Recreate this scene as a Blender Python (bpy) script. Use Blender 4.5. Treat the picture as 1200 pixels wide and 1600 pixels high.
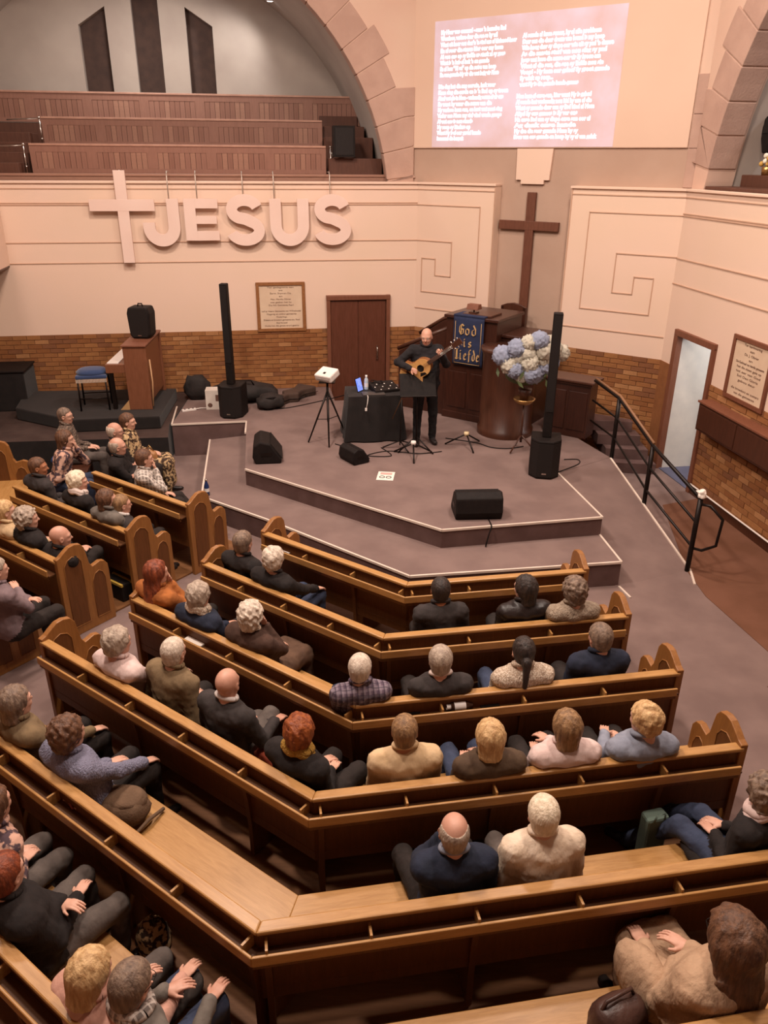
import bpy, bmesh, math, random
import numpy as np
from mathutils import Vector, Matrix, noise
random.seed(7); RNG = np.random.default_rng(7)
for o in list(bpy.data.objects): bpy.data.objects.remove(o, do_unlink=True)
SC = bpy.context.scene; COL = SC.collection
pi = math.pi; R = math.radians
# ---------------------------------------------------------------- camera
PITCH = 0.42871; ROLL = -0.007313; CAMZ = 4.5; FPX = 1207.8
def cam_rows():
    c, s = math.cos(PITCH), math.sin(PITCH)
    rt = Vector((1, 0, 0)); fw = Vector((0, c, -s)); dn = Vector((0, -s, -c))
    cr, sr = math.cos(ROLL), math.sin(ROLL)
    return rt*cr + dn*sr, -rt*sr + dn*cr, fw
CR, CD, CF = cam_rows()
cd = bpy.data.cameras.new('camera'); cam = bpy.data.objects.new('camera', cd); COL.objects.link(cam)
cd.sensor_fit = 'VERTICAL'; cd.sensor_height = 36; cd.sensor_width = 27; cd.lens = 36*FPX/1600
cd.clip_start = 0.05; cd.clip_end = 100
m = Matrix((CR, -CD, -CF)).transposed().to_4x4(); m.translation = (0, 0, CAMZ); cam.matrix_world = m
SC.camera = cam
# ---------------------------------------------------------------- world, lamps, exposure
W = bpy.data.worlds.new('world'); SC.world = W; W.use_nodes = True
W.node_tree.nodes['Background'].inputs[0].default_value = (1.0, .86, .76, 1); W.node_tree.nodes['Background'].inputs[1].default_value = .05
SC.view_settings.view_transform = 'Standard'; SC.view_settings.look = 'None'
SC.view_settings.exposure = 0.28; SC.view_settings.gamma = 1.0; SC.view_settings.use_curve_mapping = False
def area(name, loc, target, size, power, col=(1, .83, .72), spread=180):
    l = bpy.data.lights.new(name, 'AREA'); l.shape = 'DISK'; l.size = size; l.energy = power; l.color = col; l.spread = R(spread)
    o = bpy.data.objects.new(name, l); COL.objects.link(o); o.location = loc
    d = Vector(target) - Vector(loc); o.rotation_euler = d.to_track_quat('-Z', 'Y').to_euler(); return o
area('ceiling_lamp', (-2.4, 5.6, 8.7), (-.8, 5.8, 0), .7, 330)
area('ceiling_lamp', (2.4, 5.0, 8.7), (1.4, 5.4, 0), .7, 230)
area('ceiling_lamp', (-2.2, 8.9, 8.7), (-1.6, 11.0, 1.5), .7, 270)
area('ceiling_lamp', (2.4, 8.6, 8.7), (2.2, 10.5, 1.5), .7, 200)
area('ceiling_lamp', (-5.6, 7.6, 8.6), (-4.8, 9.8, 0), .7, 120)
area('ceiling_lamp', (-.6, 3.0, 8.7), (-.4, 3.2, 0), .7, 150)
# ---------------------------------------------------------------- frames measured in the hall
A = 0.1673
U = Vector((math.cos(A), math.sin(A))); N = Vector((-U.y, U.x))                     # middle pews
U2 = Vector((math.cos(A-pi/4), math.sin(A-pi/4))); N2 = Vector((-U2.y, U2.x))       # left wing
U3 = Vector((math.cos(A-pi/2), math.sin(A-pi/2))); N3 = Vector((-U3.y, U3.x))       # far left wing
Bp = Vector((.55, 14.62)); Cp = Vector((4.34, 12.07)); Dp = Vector((4.85, 8.85)); Ap = Vector((-6.72, 13.45))
WLX = (Bp-Ap).normalized(); WCX = (Cp-Bp).normalized(); WRX = (Dp-Cp).normalized()
def frame(o, x): return (o, x, math.atan2(x.y, x.x))
WL = frame(Bp, WLX); WC = frame(Bp, WCX); WR = frame(Cp, WRX)
FR = frame(Vector((0, 0)), U); FL = frame(Vector((0, 0)), U2); FF = frame(Vector((0, 0)), U3)
def fp(F, x, y):
    o, X, a = F; return Vector((o.x + X.x*x - X.y*y, o.y + X.y*x + X.x*y))
def atz(px, py, z):
    r = CR*((px-600)/FPX) + CD*((py-800)/FPX) + CF
    t = (z-CAMZ)/r.z; return Vector((r.x*t, r.y*t, z))
def onx(px, py, P):      # height of the pixel above plan point P
    r = CR*((px-600)/FPX) + CD*((py-800)/FPX) + CF
    return CAMZ + r.z*math.hypot(P[0], P[1])/math.hypot(r.x, r.y)
# ---------------------------------------------------------------- materials
def srgb(h):
    if isinstance(h, str): h = tuple(int(h[i:i+2], 16)/255 for i in (0, 2, 4))
    return tuple(c/12.92 if c <= .04045 else ((c+.055)/1.055)**2.4 for c in h[:3])
MC = {}
def mat(name, c1, c2=None, rough=.6, kind='noise', scale=6., bump=0., bscale=60., metal=0., emit=0., spec=.35, stretch=(1, 1, 1), coat=0., sheen=0., bdist=.01, fac=(.35, .65)):
    if name in MC: return MC[name]
    m = bpy.data.materials.new(name); m.use_nodes = True; nt = m.node_tree; b = nt.nodes['Principled BSDF']
    c1 = srgb(c1); c2 = srgb(c2) if c2 else c1
    b.inputs['Roughness'].default_value = rough; b.inputs['Metallic'].default_value = metal
    b.inputs['Specular IOR Level'].default_value = spec
    if coat: b.inputs['Coat Weight'].default_value = coat; b.inputs['Coat Roughness'].default_value = .25
    if sheen: b.inputs['Sheen Weight'].default_value = sheen
    tc = nt.nodes.new('ShaderNodeTexCoord'); mp = nt.nodes.new('ShaderNodeMapping'); nt.links.new(tc.outputs['Object'], mp.inputs[0])
    mp.inputs['Scale'].default_value = stretch
    ramp = nt.nodes.new('ShaderNodeValToRGB'); ramp.color_ramp.elements[0].position = fac[0]; ramp.color_ramp.elements[1].position = fac[1]
    ramp.color_ramp.elements[0].color = (*c1, 1); ramp.color_ramp.elements[1].color = (*c2, 1)
    if kind == 'wood':
        w = nt.nodes.new('ShaderNodeTexNoise'); w.inputs['Scale'].default_value = scale; w.inputs['Detail'].default_value = 6; w.inputs['Roughness'].default_value = .65
        w.inputs['Distortion'].default_value = .6
    elif kind == 'check':
        w = nt.nodes.new('ShaderNodeTexChecker'); w.inputs['Scale'].default_value = scale
    elif kind == 'voronoi':
        w = nt.nodes.new('ShaderNodeTexVoronoi'); w.inputs['Scale'].default_value = scale
    elif kind == 'wave':
        w = nt.nodes.new('ShaderNodeTexWave'); w.inputs['Scale'].default_value = scale; w.inputs['Distortion'].default_value = 3
    else:
        w = nt.nodes.new('ShaderNodeTexNoise'); w.inputs['Scale'].default_value = scale; w.inputs['Detail'].default_value = 4
    nt.links.new(mp.outputs[0], w.inputs['Vector'])
    fo = w.outputs['Fac'] if 'Fac' in w.outputs else w.outputs['Distance']
    nt.links.new(fo, ramp.inputs[0]); nt.links.new(ramp.outputs[0], b.inputs['Base Color'])
    if bump:
        n = nt.nodes.new('ShaderNodeTexNoise'); n.inputs['Scale'].default_value = bscale; n.inputs['Detail'].default_value = 3
        nt.links.new(mp.outputs[0], n.inputs['Vector'])
        bp = nt.nodes.new('ShaderNodeBump'); bp.inputs['Strength'].default_value = min(1, bump); bp.inputs['Distance'].default_value = bdist
        nt.links.new(n.outputs['Fac'], bp.inputs['Height']); nt.links.new(bp.outputs[0], b.inputs['Normal'])
    if emit:
        nt.links.new(ramp.outputs[0], b.inputs['Emission Color']); b.inputs['Emission Strength'].default_value = emit
    MC[name] = m; return m
def plaid(name, c1, c2, c3, s=9.):
    if name in MC: return MC[name]
    m = mat(name, c1, c1, rough=.9, bump=.3, bscale=40); nt = m.node_tree; b = nt.nodes['Principled BSDF']
    tc = [n for n in nt.nodes if n.type == 'TEX_COORD'][0]
    prev = None
    for i, (ax, col) in enumerate((('X', c2), ('Z', c2), ('X', c3), ('Y', c3))):
        w = nt.nodes.new('ShaderNodeTexWave'); w.bands_direction = ax; w.inputs['Scale'].default_value = s*(1 if i < 2 else 1.0)
        w.inputs['Phase Offset'].default_value = 0 if i < 2 else 2.2
        nt.links.new(tc.outputs['Object'], w.inputs['Vector'])
        mr = nt.nodes.new('ShaderNodeMath'); mr.operation = 'GREATER_THAN'; mr.inputs[1].default_value = .62 if i < 2 else .85
        nt.links.new(w.outputs['Fac'], mr.inputs[0])
        ml = nt.nodes.new('ShaderNodeMath'); ml.operation = 'MULTIPLY'; ml.inputs[1].default_value = .55; nt.links.new(mr.outputs[0], ml.inputs[0])
        mx = nt.nodes.new('ShaderNodeMix'); mx.data_type = 'RGBA'; nt.links.new(ml.outputs[0], mx.inputs[0])
        if prev is None: mx.inputs[6].default_value = (*srgb(c1), 1)
        else: nt.links.new(prev, mx.inputs[6])
        mx.inputs[7].default_value = (*srgb(col), 1); prev = mx.outputs[2]
    nt.links.new(prev, b.inputs['Base Color']); return m
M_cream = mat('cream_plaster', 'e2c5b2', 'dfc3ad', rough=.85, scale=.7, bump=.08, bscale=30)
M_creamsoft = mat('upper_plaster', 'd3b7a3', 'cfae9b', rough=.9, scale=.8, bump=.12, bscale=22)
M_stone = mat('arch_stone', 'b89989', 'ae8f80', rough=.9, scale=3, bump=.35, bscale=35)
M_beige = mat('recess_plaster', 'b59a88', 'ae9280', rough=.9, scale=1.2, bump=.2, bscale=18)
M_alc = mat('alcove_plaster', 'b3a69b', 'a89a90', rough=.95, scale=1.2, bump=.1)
M_white = mat('screen_board', 'ddc0ab', 'd8baa5', rough=.9, scale=.6)
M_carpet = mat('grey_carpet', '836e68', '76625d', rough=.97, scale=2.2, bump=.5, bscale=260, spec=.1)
M_riser = mat('riser_carpet_shaded', '6b5450', '604a46', rough=.97, scale=5, bump=.5, bscale=260, spec=.1)  # grey carpet darkened, shade of the upright faces put into its colour
M_browncarpet = mat('brown_carpet', '74503f', '694736', rough=.97, scale=2.2, bump=.5, bscale=260, spec=.1)
M_bluecarpet = mat('blue_carpet', '56566a', '4e4e60', rough=.97, scale=5)
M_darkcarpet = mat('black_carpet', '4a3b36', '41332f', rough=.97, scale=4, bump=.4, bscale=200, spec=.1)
M_nosing = mat('nosing_metal', 'd9c8ba', 'cdbcae', rough=.4, spec=.5)
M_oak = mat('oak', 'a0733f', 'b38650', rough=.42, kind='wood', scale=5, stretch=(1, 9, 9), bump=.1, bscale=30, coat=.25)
M_oak2 = mat('oak_side_shaded', '5c3719', '693f20', rough=.5, kind='wood', scale=5, stretch=(9, 9, 1), bump=.1, bscale=30)  # same oak, darkened to paint in the shade on upright pew faces
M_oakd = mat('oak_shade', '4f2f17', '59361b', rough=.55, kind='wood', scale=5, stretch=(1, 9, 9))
M_pewfloor = mat('pew_floor_boards', '6a4426', '78502f', rough=.6, kind='wood', scale=4, stretch=(1, 8, 8), bump=.1)
M_mahog = mat('mahogany', '331a12', '3f2117', rough=.35, kind='wood', scale=4, stretch=(8, 8, 1), coat=.3)
M_mahog2 = mat('mahogany_light', '412418', '4c2b1d', rough=.4, kind='wood', scale=4, stretch=(8, 8, 1), coat=.2)
M_galwood = mat('gallery_wood', '8f6757', '865f50', rough=.5, kind='wood', scale=4, stretch=(7, 7, 1), coat=.1)
M_galwood2 = mat('gallery_wood_light', '9a725f', '8f6958', rough=.5, kind='wood', scale=4, stretch=(1, 7, 7), coat=.1)
M_galdark = mat('gallery_wood_dark', '5c3a2c', '503125', rough=.5, kind='wood', scale=4, stretch=(7, 7, 1))
M_doorw = mat('door_wood', '57301f', '64392a', rough=.45, kind='wood', scale=4, stretch=(9, 9, 1), coat=.15)
M_frame = mat('frame_wood', '6f4330', '7a4c38', rough=.5, kind='wood', scale=5, stretch=(6, 6, 1))
M_plqwood = mat('plaque_wood', '96653f', '84552f', rough=.45, kind='wood', scale=6, stretch=(4, 4, 4))
M_plq = mat('plaque_paper', 'd8bfa4', 'cdb298', rough=.7, scale=3)
M_ink = mat('ink', '6a4a3c', rough=.8)
M_mortar = mat('mortar', '8b5f3f', '7f5638', rough=.95, scale=12, bump=.5, bscale=90)
BR = [mat('brick_%s' % k, a, b, rough=.9, scale=9, bump=.5, bscale=70) for k, a, b in (('ochre', '99663c', '8e5d37'), ('tan', 'a26e42', '94643b'), ('rust', '8d5a34', '84532f'), ('pale', 'ae7c51', 'a07149'), ('brown', '855637', '7b4f33'))]
M_black = mat('black_plastic', '191413', '1f1917', rough=.6, spec=.15, scale=20, bump=.15, bscale=200)
M_grille = mat('speaker_grille', '151110', '231c1a', rough=.6, kind='voronoi', scale=160, bump=.4, bscale=300, metal=.2)
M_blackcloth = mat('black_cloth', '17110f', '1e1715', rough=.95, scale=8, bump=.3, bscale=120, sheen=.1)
M_steel = mat('black_steel', '1c1513', '221a17', rough=.4, metal=.5)
M_chrome = mat('chrome', 'c9c2bb', rough=.25, metal=1)
M_silver = mat('silver_hook', 'b9aca0', rough=.4, metal=.6)
M_brass = mat('brass', 'b58f5a', rough=.3, metal=.9)
M_whitep = mat('white_plastic', 'e6ddd6', 'ddd3cb', rough=.5)
M_foam = mat('painted_letter', 'e6cbbe', 'e2c5b7', rough=.8, scale=2)
M_letside = mat('letter_edge', 'b58f80', rough=.85)
M_crossw = mat('cross_wood', '6d4433', '5e3829', rough=.5, kind='wood', scale=5, stretch=(6, 6, 1))
M_leather = mat('black_leather', '231c1b', '2c2422', rough=.38, scale=10, bump=.3, bscale=25)
M_navy = mat('navy_cloth', '2b3350', '242b45', rough=.9, scale=8, bump=.3, bscale=90)
M_gold = mat('gold_thread', 'c8a372', 'b8935f', rough=.7)
M_blue = mat('blue_velvet', '2d3f63', '26365a', rough=.85, sheen=.3, bump=.2)
M_fringe = mat('white_fringe', 'cdbba9', rough=.9)
M_emitp = mat('tablet_screen', '5b74d8', '7f95ea', rough=.3, emit=.8, kind='noise', scale=30)
M_bottle = mat('bottle_plastic', 'b9c4cc', 'a9b5c0', rough=.1, spec=.6)
M_label = mat('bottle_label', 'e0dad6', rough=.6)
M_dblue = mat('dark_blue_bottle', '243057', rough=.2)
M_box = mat('white_carton', 'd9cfc4', 'cfc4b8', rough=.8)
M_petw = mat('white_petals', 'f2ecdc', 'dfd6c0', rough=.8, kind='voronoi', scale=55, bump=1, bscale=90)
M_petb = mat('blue_petals', '8e98bb', 'c4cadb', rough=.8, kind='voronoi', scale=55, bump=1, bscale=90)
M_leaf = mat('green_leaf', '55613d', '454f30', rough=.6)
M_dryleaf = mat('dry_leaf', '8a7a50', '6d6040', rough=.7)
M_guit = mat('guitar_spruce', 'd3a264', 'c49153', rough=.3, kind='wood', scale=6, stretch=(8, 1, 8), coat=.4)
M_guits = mat('guitar_side', '8d5a34', '7c4d2b', rough=.3, coat=.4)
M_case = mat('guitar_case_cover', '4e3c33', '43332b', rough=.85, scale=10, bump=.4, bscale=100)
M_paper = mat('paper_white', 'e8ddd2', rough=.8)
M_pink = mat('print_pink', 'cf9f97', rough=.8)
M_line = mat('moulding_shade', 'c4a088', 'bd9a82', rough=.85)  # cream darkened so the strips carry their shadow lines in the colour
# ---------------------------------------------------------------- mesh builder
class MB:
    def __init__(s): s.v = []; s.f = []; s.mi = []; s.sm = []
    def add(s, vs, fs, mi=0, smooth=False):
        k = len(s.v); s.v += [tuple(v) for v in vs]; s.f += [tuple(i+k for i in f) for f in fs]; s.mi += [mi]*len(fs); s.sm += [smooth]*len(fs); return s
    def box(s, x0, x1, y0, y1, z0, z1, mi=0, M=None):
        vs = [(x, y, z) for z in (z0, z1) for x, y in ((x0, y0), (x1, y0), (x1, y1), (x0, y1))]
        if M is not None: vs = [M @ Vector(v) for v in vs]
        return s.add(vs, [(3, 2, 1, 0), (4, 5, 6, 7), (0, 1, 5, 4), (1, 2, 6, 5), (2, 3, 7, 6), (3, 0, 4, 7)], mi)
    def prism(s, poly, z0, z1, mi=0, M=None):       # polygon in xy, extruded in z (z0/z1 may be lists)
        n = len(poly); a = z0 if isinstance(z0, (list, tuple)) else [z0]*n; b = z1 if isinstance(z1, (list, tuple)) else [z1]*n
        vs = [(p[0], p[1], a[i]) for i, p in enumerate(poly)] + [(p[0], p[1], b[i]) for i, p in enumerate(poly)]
        if M is not None: vs = [M @ Vector(v) for v in vs]
        return s.add(vs, [tuple(range(n))[::-1], tuple(range(n, 2*n))] + [(i, (i+1) % n, n+(i+1) % n, n+i) for i in range(n)], mi)
    def prismy(s, poly, y0, y1, mi=0, M=None):      # polygon in xz, extruded in y
        n = len(poly); vs = [(p[0], y0, p[1]) for p in poly] + [(p[0], y1, p[1]) for p in poly]
        if M is not None: vs = [M @ Vector(v) for v in vs]
        return s.add(vs, [tuple(range(n)), tuple(range(n, 2*n))[::-1]] + [((i+1) % n, i, n+i, n+(i+1) % n) for i in range(n)], mi)
    def prismx(s, poly, x0, x1, mi=0):              # polygon in yz, extruded in x
        n = len(poly); vs = [(x0, p[0], p[1]) for p in poly] + [(x1, p[0], p[1]) for p in poly]
        return s.add(vs, [tuple(range(n))[::-1], tuple(range(n, 2*n))] + [(i, (i+1) % n, n+(i+1) % n, n+i) for i in range(n)], mi)
    def tube(s, pts, r, mi=0, n=8, cap=True):
        pts = [Vector(p) for p in pts]; rs = r if isinstance(r, (list, tuple)) else [r]*len(pts); vs = []; up = None
        for i, p in enumerate(pts):
            d = (pts[min(i+1, len(pts)-1)] - pts[max(i-1, 0)]).normalized()
            if up is None: up = Vector((0, 0, 1)) if abs(d.z) < .9 else Vector((1, 0, 0))
            a = d.cross(up).normalized(); b = a.cross(d).normalized(); up = b
            vs += [p + (a*math.cos(t*2*pi/n) + b*math.sin(t*2*pi/n))*rs[i] for t in range(n)]
        fs = [(i*n+j, i*n+(j+1) % n, (i+1)*n+(j+1) % n, (i+1)*n+j) for i in range(len(pts)-1) for j in range(n)]
        s.add(vs, fs, mi, True)
        if cap: 
            k = len(s.v)-len(vs); s.f += [tuple(k+j for j in range(n))[::-1], tuple(k+(len(pts)-1)*n+j for j in range(n))]; s.mi += [mi]*2; s.sm += [False]*2
        return s
    def lathe(s, prof, c=(0, 0), n=20, mi=0, M=None, a0=0, a1=2*pi):
        full = abs(a1-a0-2*pi) < 1e-6; k = n if full else n+1; vs = []
        for r, z in prof:
            vs += [(c[0]+r*math.cos(a0+(a1-a0)*j/n), c[1]+r*math.sin(a0+(a1-a0)*j/n), z) for j in range(k)]
        if M is not None: vs = [M @ Vector(v) for v in vs]
        fs = [(i*k+j, i*k+(j+1) % k, (i+1)*k+(j+1) % k, (i+1)*k+j) for i in range(len(prof)-1) for j in range(n)]
        return s.add(vs, fs, mi, True)
    def ball(s, c, r, mi=0, n=10, M=None):
        rx, ry, rz = r if isinstance(r, (list, tuple)) else (r, r, r); vs = []
        for i in range(n+1):
            t = pi*i/n
            vs += [(c[0]+rx*math.sin(t)*math.cos(2*pi*j/(2*n)), c[1]+ry*math.sin(t)*math.sin(2*pi*j/(2*n)), c[2]+rz*math.cos(t)) for j in range(2*n)]
        if M is not None: vs = [M @ Vector(v) for v in vs]
        k = 2*n
        return s.add(vs, [(i*k+j, (i+1)*k+j, (i+1)*k+(j+1) % k, i*k+(j+1) % k) for i in range(n) for j in range(k)], mi, True)
    def mesh(s, name, mats, recalc=True):
        me = bpy.data.meshes.new(name); me.from_pydata([tuple(v) for v in s.v], [], s.f)
        for m_ in (mats if isinstance(mats, (list, tuple)) else [mats]): me.materials.append(m_)
        me.polygons.foreach_set('material_index', s.mi); me.polygons.foreach_set('use_smooth', s.sm)
        if recalc:
            bm = bmesh.new(); bm.from_mesh(me); bmesh.ops.remove_doubles(bm, verts=bm.verts, dist=1e-5); bmesh.ops.recalc_face_normals(bm, faces=bm.faces); bm.to_mesh(me); bm.free()
        me.update(); return me
    def build(s, name, mats, parent=None, F=None, loc=None, rz=None, bevel=0, kind=None):
        return link(name, s.mesh(name, mats), parent, F, loc, rz, bevel, kind)
def link(name, me, parent=None, F=None, loc=None, rz=None, bevel=0, kind=None):
    o = bpy.data.objects.new(name, me); COL.objects.link(o)
    if F is not None: o.location = (F[0].x, F[0].y, 0); o.rotation_euler = (0, 0, F[2])
    if loc is not None: o.location = loc
    if rz is not None: o.rotation_euler = (0, 0, rz)
    if parent is not None: o.parent = parent
    if bevel:
        b = o.modifiers.new('bevel', 'BEVEL'); b.width = bevel; b.segments = 2; b.limit_method = 'ANGLE'; b.angle_limit = R(40)
    if kind: o['kind'] = kind
    return o
def tag(o, label, cat, group=None):
    o['label'] = label; o['category'] = cat
    if group: o['group'] = group
    return o
def thing(name, label, cat, F=None, loc=(0, 0, 0), rz=0, group=None):
    o = bpy.data.objects.new(name, None); COL.objects.link(o); o.empty_display_size = .1
    if F is not None: o.location = (F[0].x, F[0].y, 0); o.rotation_euler = (0, 0, F[2])
    else: o.location = loc; o.rotation_euler = (0, 0, rz)
    return tag(o, label, cat, group)
def struct(name, mb, mats, F=None, label=None, bevel=0):
    o = mb.build(name, mats, None, F, bevel=bevel, kind='structure')
    if label: o['label'] = label
    return o
def text(body, size, mt, parent, M4, name='lettering', width=None, extrude=.002, bold=0, align='LEFT'):
    c = bpy.data.curves.new('txt', 'FONT'); c.body = body; c.size = size; c.extrude = extrude; c.offset = bold; c.align_x = align; c.resolution_u = 2
    t = bpy.data.objects.new('txt', c); COL.objects.link(t)
    me = bpy.data.meshes.new_from_object(t) 
    bpy.data.objects.remove(t)
    if width and len(me.vertices):
        xs = [v.co.x for v in me.vertices]; k = width/max(1e-6, max(xs)-min(xs))
        me.transform(Matrix.Diagonal((k, 1, 1, 1)))
    me.transform(M4); me.materials.clear(); me.materials.append(mt)
    return link(name, me, parent)
STAND = Matrix.Rotation(pi/2, 4, 'X')      # text lying in xy -> standing in xz facing -y
# ================================================================ SETTING
ZS, ZT = .55, .31        # stage and tier heights
mb = MB(); mb.box(-11, 5.6, -5, 16.5, -.2, 0); struct('floor', mb, M_carpet, label='grey carpeted hall floor')
mb = MB(); mb.prism([(3.66, 8.2), (3.66, 7.6), (3.92, 6.35), (4.6, 6.35), (5.4, 6.0), (5.4, 8), (4.75, 9.6), (4.62, 10.4), (4.0, 10.15)], 0, .006); struct('floor_runner', mb, M_browncarpet, label='brown carpet along the right wall')
mb = MB(); mb.box(-11, 5.6, -5, 19.5, 9.1, 9.3); struct('ceiling', mb, M_creamsoft)
mb = MB(); mb.box(-11, 10, -5.3, -5, 0, 9.2); struct('wall_back', mb, M_creamsoft)
mb = MB(); mb.box(-11.3, -11, -5, 19, 0, 9.2); struct('wall_left', mb, M_creamsoft)
mb = MB(); mb.box(-11, 10, 19.5, 19.8, 0, 9.2); struct('wall_front_outer', mb, M_creamsoft)
# pew floors (bare boards under the benches)
def cornerpt(d, dn=6.16, dm=5.25):      # corner of bench row at forward offset; lines p.N=dn+d, p.N2=dm+d
    a, b = dn+d, dm+d; det = N.x*N2.y-N.y*N2.x
    return Vector(((a*N2.y-b*N.y)/det, (N.x*b-N2.x*a)/det))
def pt(F, s, d): return fp(F, s, d)
mb = MB()
a_ = cornerpt(.75); b_ = cornerpt(-6.5)
e1 = U*3.02+N*(6.16+.75); e2 = U*3.02+N*(6.16-6.5); w1 = U2*(-5.28)+N2*(5.25+.75); w2_ = U2*(-5.28)+N2*(5.25-6.5)
mb.prism([a_, e1, e2, b_], 0, .02); mb.prism([a_, b_, w2_, w1], 0, .02); struct('floor_boards', mb, M_pewfloor, label='brown floorboards under the central pews')
mb = MB(); mb.prism([U2*(-6.52)+N2*6.1, U2*(-6.52)+N2*1, U2*(-10.5)+N2*1, U2*(-10.5)+N2*6.1], 0, .02); struct('floor_boards', mb, M_pewfloor, label='brown floorboards under the left pews')
# stage
def V2(px, py, z): p = atz(px, py, z); return (p.x, p.y)
S = dict(a=(-3.46, 12.01), b=(-2.28, 12.21), c=(-1.94, 10.05), d=(.68, 8.15), e=(2.66, 8.54), f=(2.41, 9.99), g=(3.30, 10.62), h=(3.02, 11.45))
wl0 = fp(WL, -4.16, 0); wlA = fp(WL, -1.62, 0); wlB = fp(WL, -1.62, -.95); wlC = fp(WL, -.52, -.95); wlD = fp(WL, -.52, 0); 
mb = MB(); mb.prism([S['a'], S['b'], S['c'], S['d'], S['e'], S['f'], S['g'], S['h'], fp(WC, 2.9, 0), tuple(Bp), wlD, wlC, wlB, wlA, wl0], 0, ZS)
me = mb.mesh('stage', [M_carpet, M_riser])
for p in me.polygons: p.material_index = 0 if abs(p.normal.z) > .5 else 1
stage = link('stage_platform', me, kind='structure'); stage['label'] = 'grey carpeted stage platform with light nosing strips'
T_ = [(-2.85, 11.96), (-2.48, 9.63), (-1.51, 8.93), (.29, 7.47), (2.73, 7.84), (2.655, 8.55), (.68, 8.17), (-1.93, 10.06), (-2.27, 12.19)]
mb = MB(); mb.prism(T_, 0, ZT); me = mb.mesh('tier', [M_carpet, M_riser])
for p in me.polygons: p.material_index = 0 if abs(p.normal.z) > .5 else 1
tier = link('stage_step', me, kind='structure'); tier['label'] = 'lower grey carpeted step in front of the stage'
def nosing(p, q, z, parent, w=.025, z1=None):
    p, q = Vector(p), Vector(q); d = (q-p).normalized(); n_ = Vector((-d.y, d.x))*w/2; z1 = z if z1 is None else z1
    m_ = MB(); m_.prism([p-n_, q-n_, q+n_, p+n_], [z-.02, z1-.02, z1-.02, z-.02], [z+.006, z1+.006, z1+.006, z+.006]); return m_.build('nosing', M_nosing, parent)
mid = ((S['a'][0]+S['b'][0])/2, (S['a'][1]+S['b'][1])/2)
for p, q in ((S['a'], mid), (mid, S['b']), (S['b'], (-2.2, 11.62)), (S['c'], S['d']), (S['d'], S['e']), (S['e'], S['f']), (S['a'], (-3.62, 13.0))): nosing(p, q, ZS, stage)
for i in (0, 1, 2, 3, 4): nosing(T_[i], T_[i+1], ZT, tier)
# ramp beside the stage
mb = MB(); mb.prism([(2.42, 9.99), (3.30, 10.62), (3.70, 8.2), (2.70, 7.8)], [-.01]*4, [ZS-.002, ZS-.002, -.004, -.004]); 
rp = struct('ramp', mb, M_carpet, label='grey carpeted ramp down beside the stage'); nosing((3.30, 10.6), (3.70, 8.2), ZS, rp, .025, .012); nosing((3.70, 8.2), (3.63, 7.86), .01, rp)
nosing((2.73, 7.8), (2.79, 7.55), .01, rp)
# doorway well in the stage
mb = MB(); mb.box(-1.62, -.52, -.95, 0, 0, .12); struct('door_well', mb, M_mahog2, WL)
# left podium
pod = [(-3.50, 12.0), (-3.36, 11.38), (-5.65, 11.12), (-7.6, 10.85), fp(WL, -8.2, 0), fp(WL, -4.16, 0)]
mb = MB(); mb.prism(pod, 0, .545); me = mb.mesh('podium', [M_darkcarpet, M_blackcloth])
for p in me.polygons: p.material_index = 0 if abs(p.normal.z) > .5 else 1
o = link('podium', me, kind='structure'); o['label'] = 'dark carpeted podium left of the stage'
mb = MB(); mb.prism([(-6.05, 12.2), (-4.88, 11.58), (-3.58, 11.80), (-3.72, 13.45), (-6.3, 13.2)], .545, .75); o = mb.build('organ_platform', M_blackcloth, bevel=.02)
tag(o, 'low black carpeted platform under the organ and stool', 'platform')

# ---- bricks
def brick_wall(F, x0, x1, z0, z1, limit, holes=(), name='wall_brick', y=0., ny=-1, backing=.06):
    t_ = thing(name, '', '', F)
    del t_['label']; del t_['category']; t_['kind'] = 'structure'
    m_ = MB(); 
    m_.box(x0, x1, y+.002, y+backing, z0, z1); m_.build('mortar', M_mortar, t_)
    bw, bh, g = .225, .069, .010; shapes = {}
    rng = random.Random(int(x0*100)); rows = int(round((z1-z0)/(bh+g))); bh = (z1-z0)/rows-g; lst = []
    for r in range(rows):
        x = x0 - (0 if r % 2 else bw/2); 
        while x < x1-.02:
            a, b = max(x, x0), min(x+bw, x1); zc = z0+r*(bh+g)+g/2
            if b-a > .04 and not any(hx0 < (a+b)/2 < hx1 and hz0 < zc+bh/2 < hz1 for hx0, hx1, hz0, hz1 in holes): lst.append((a, b, zc))
            x += bw+g
    lst.sort(key=lambda q: (q[0]+q[1])*0 - q[2])
    def pick(): 
        v = rng.random(); return 0 if v < .38 else 1 if v < .6 else 2 if v < .82 else 3 if v < .89 else 4
    rest = MB()
    for i, (a, b, zc) in enumerate(lst):
        k = pick(); w = round(b-a, 3); dp = rng.choice((.008, .011, .014))
        if i < limit:
            key = (w, k, dp)
            if key not in shapes:
                q = MB(); q.box(0, w, -dp, .01, 0, bh); shapes[key] = q.mesh('brick', BR[k], False)
            o_ = link('brick', shapes[key], t_); o_.location = (a, y, zc)
        else: rest.box(a, b, y-dp, y+.01, zc, zc+bh, k)
    if rest.v: rest.build('brick_field', BR, t_, kind='stuff')
    return t_
ZB = 1.65
bl = brick_wall(WL, -7.6, 0, ZS, ZB, 300, holes=[(-1.66, -.48, 0, 9)], name='wall_left_brick')
bc = brick_wall(WC, 0, 1.5, ZS, ZB, 40, name='wall_corner_brick'); bc2 = brick_wall(WC, 2.83, 4.60, 0, ZB, 160, name='wall_corner_brick')
br = brick_wall(WR, 1.46, 5.6, 0, ZB, 300, name='wall_right_brick')
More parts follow.
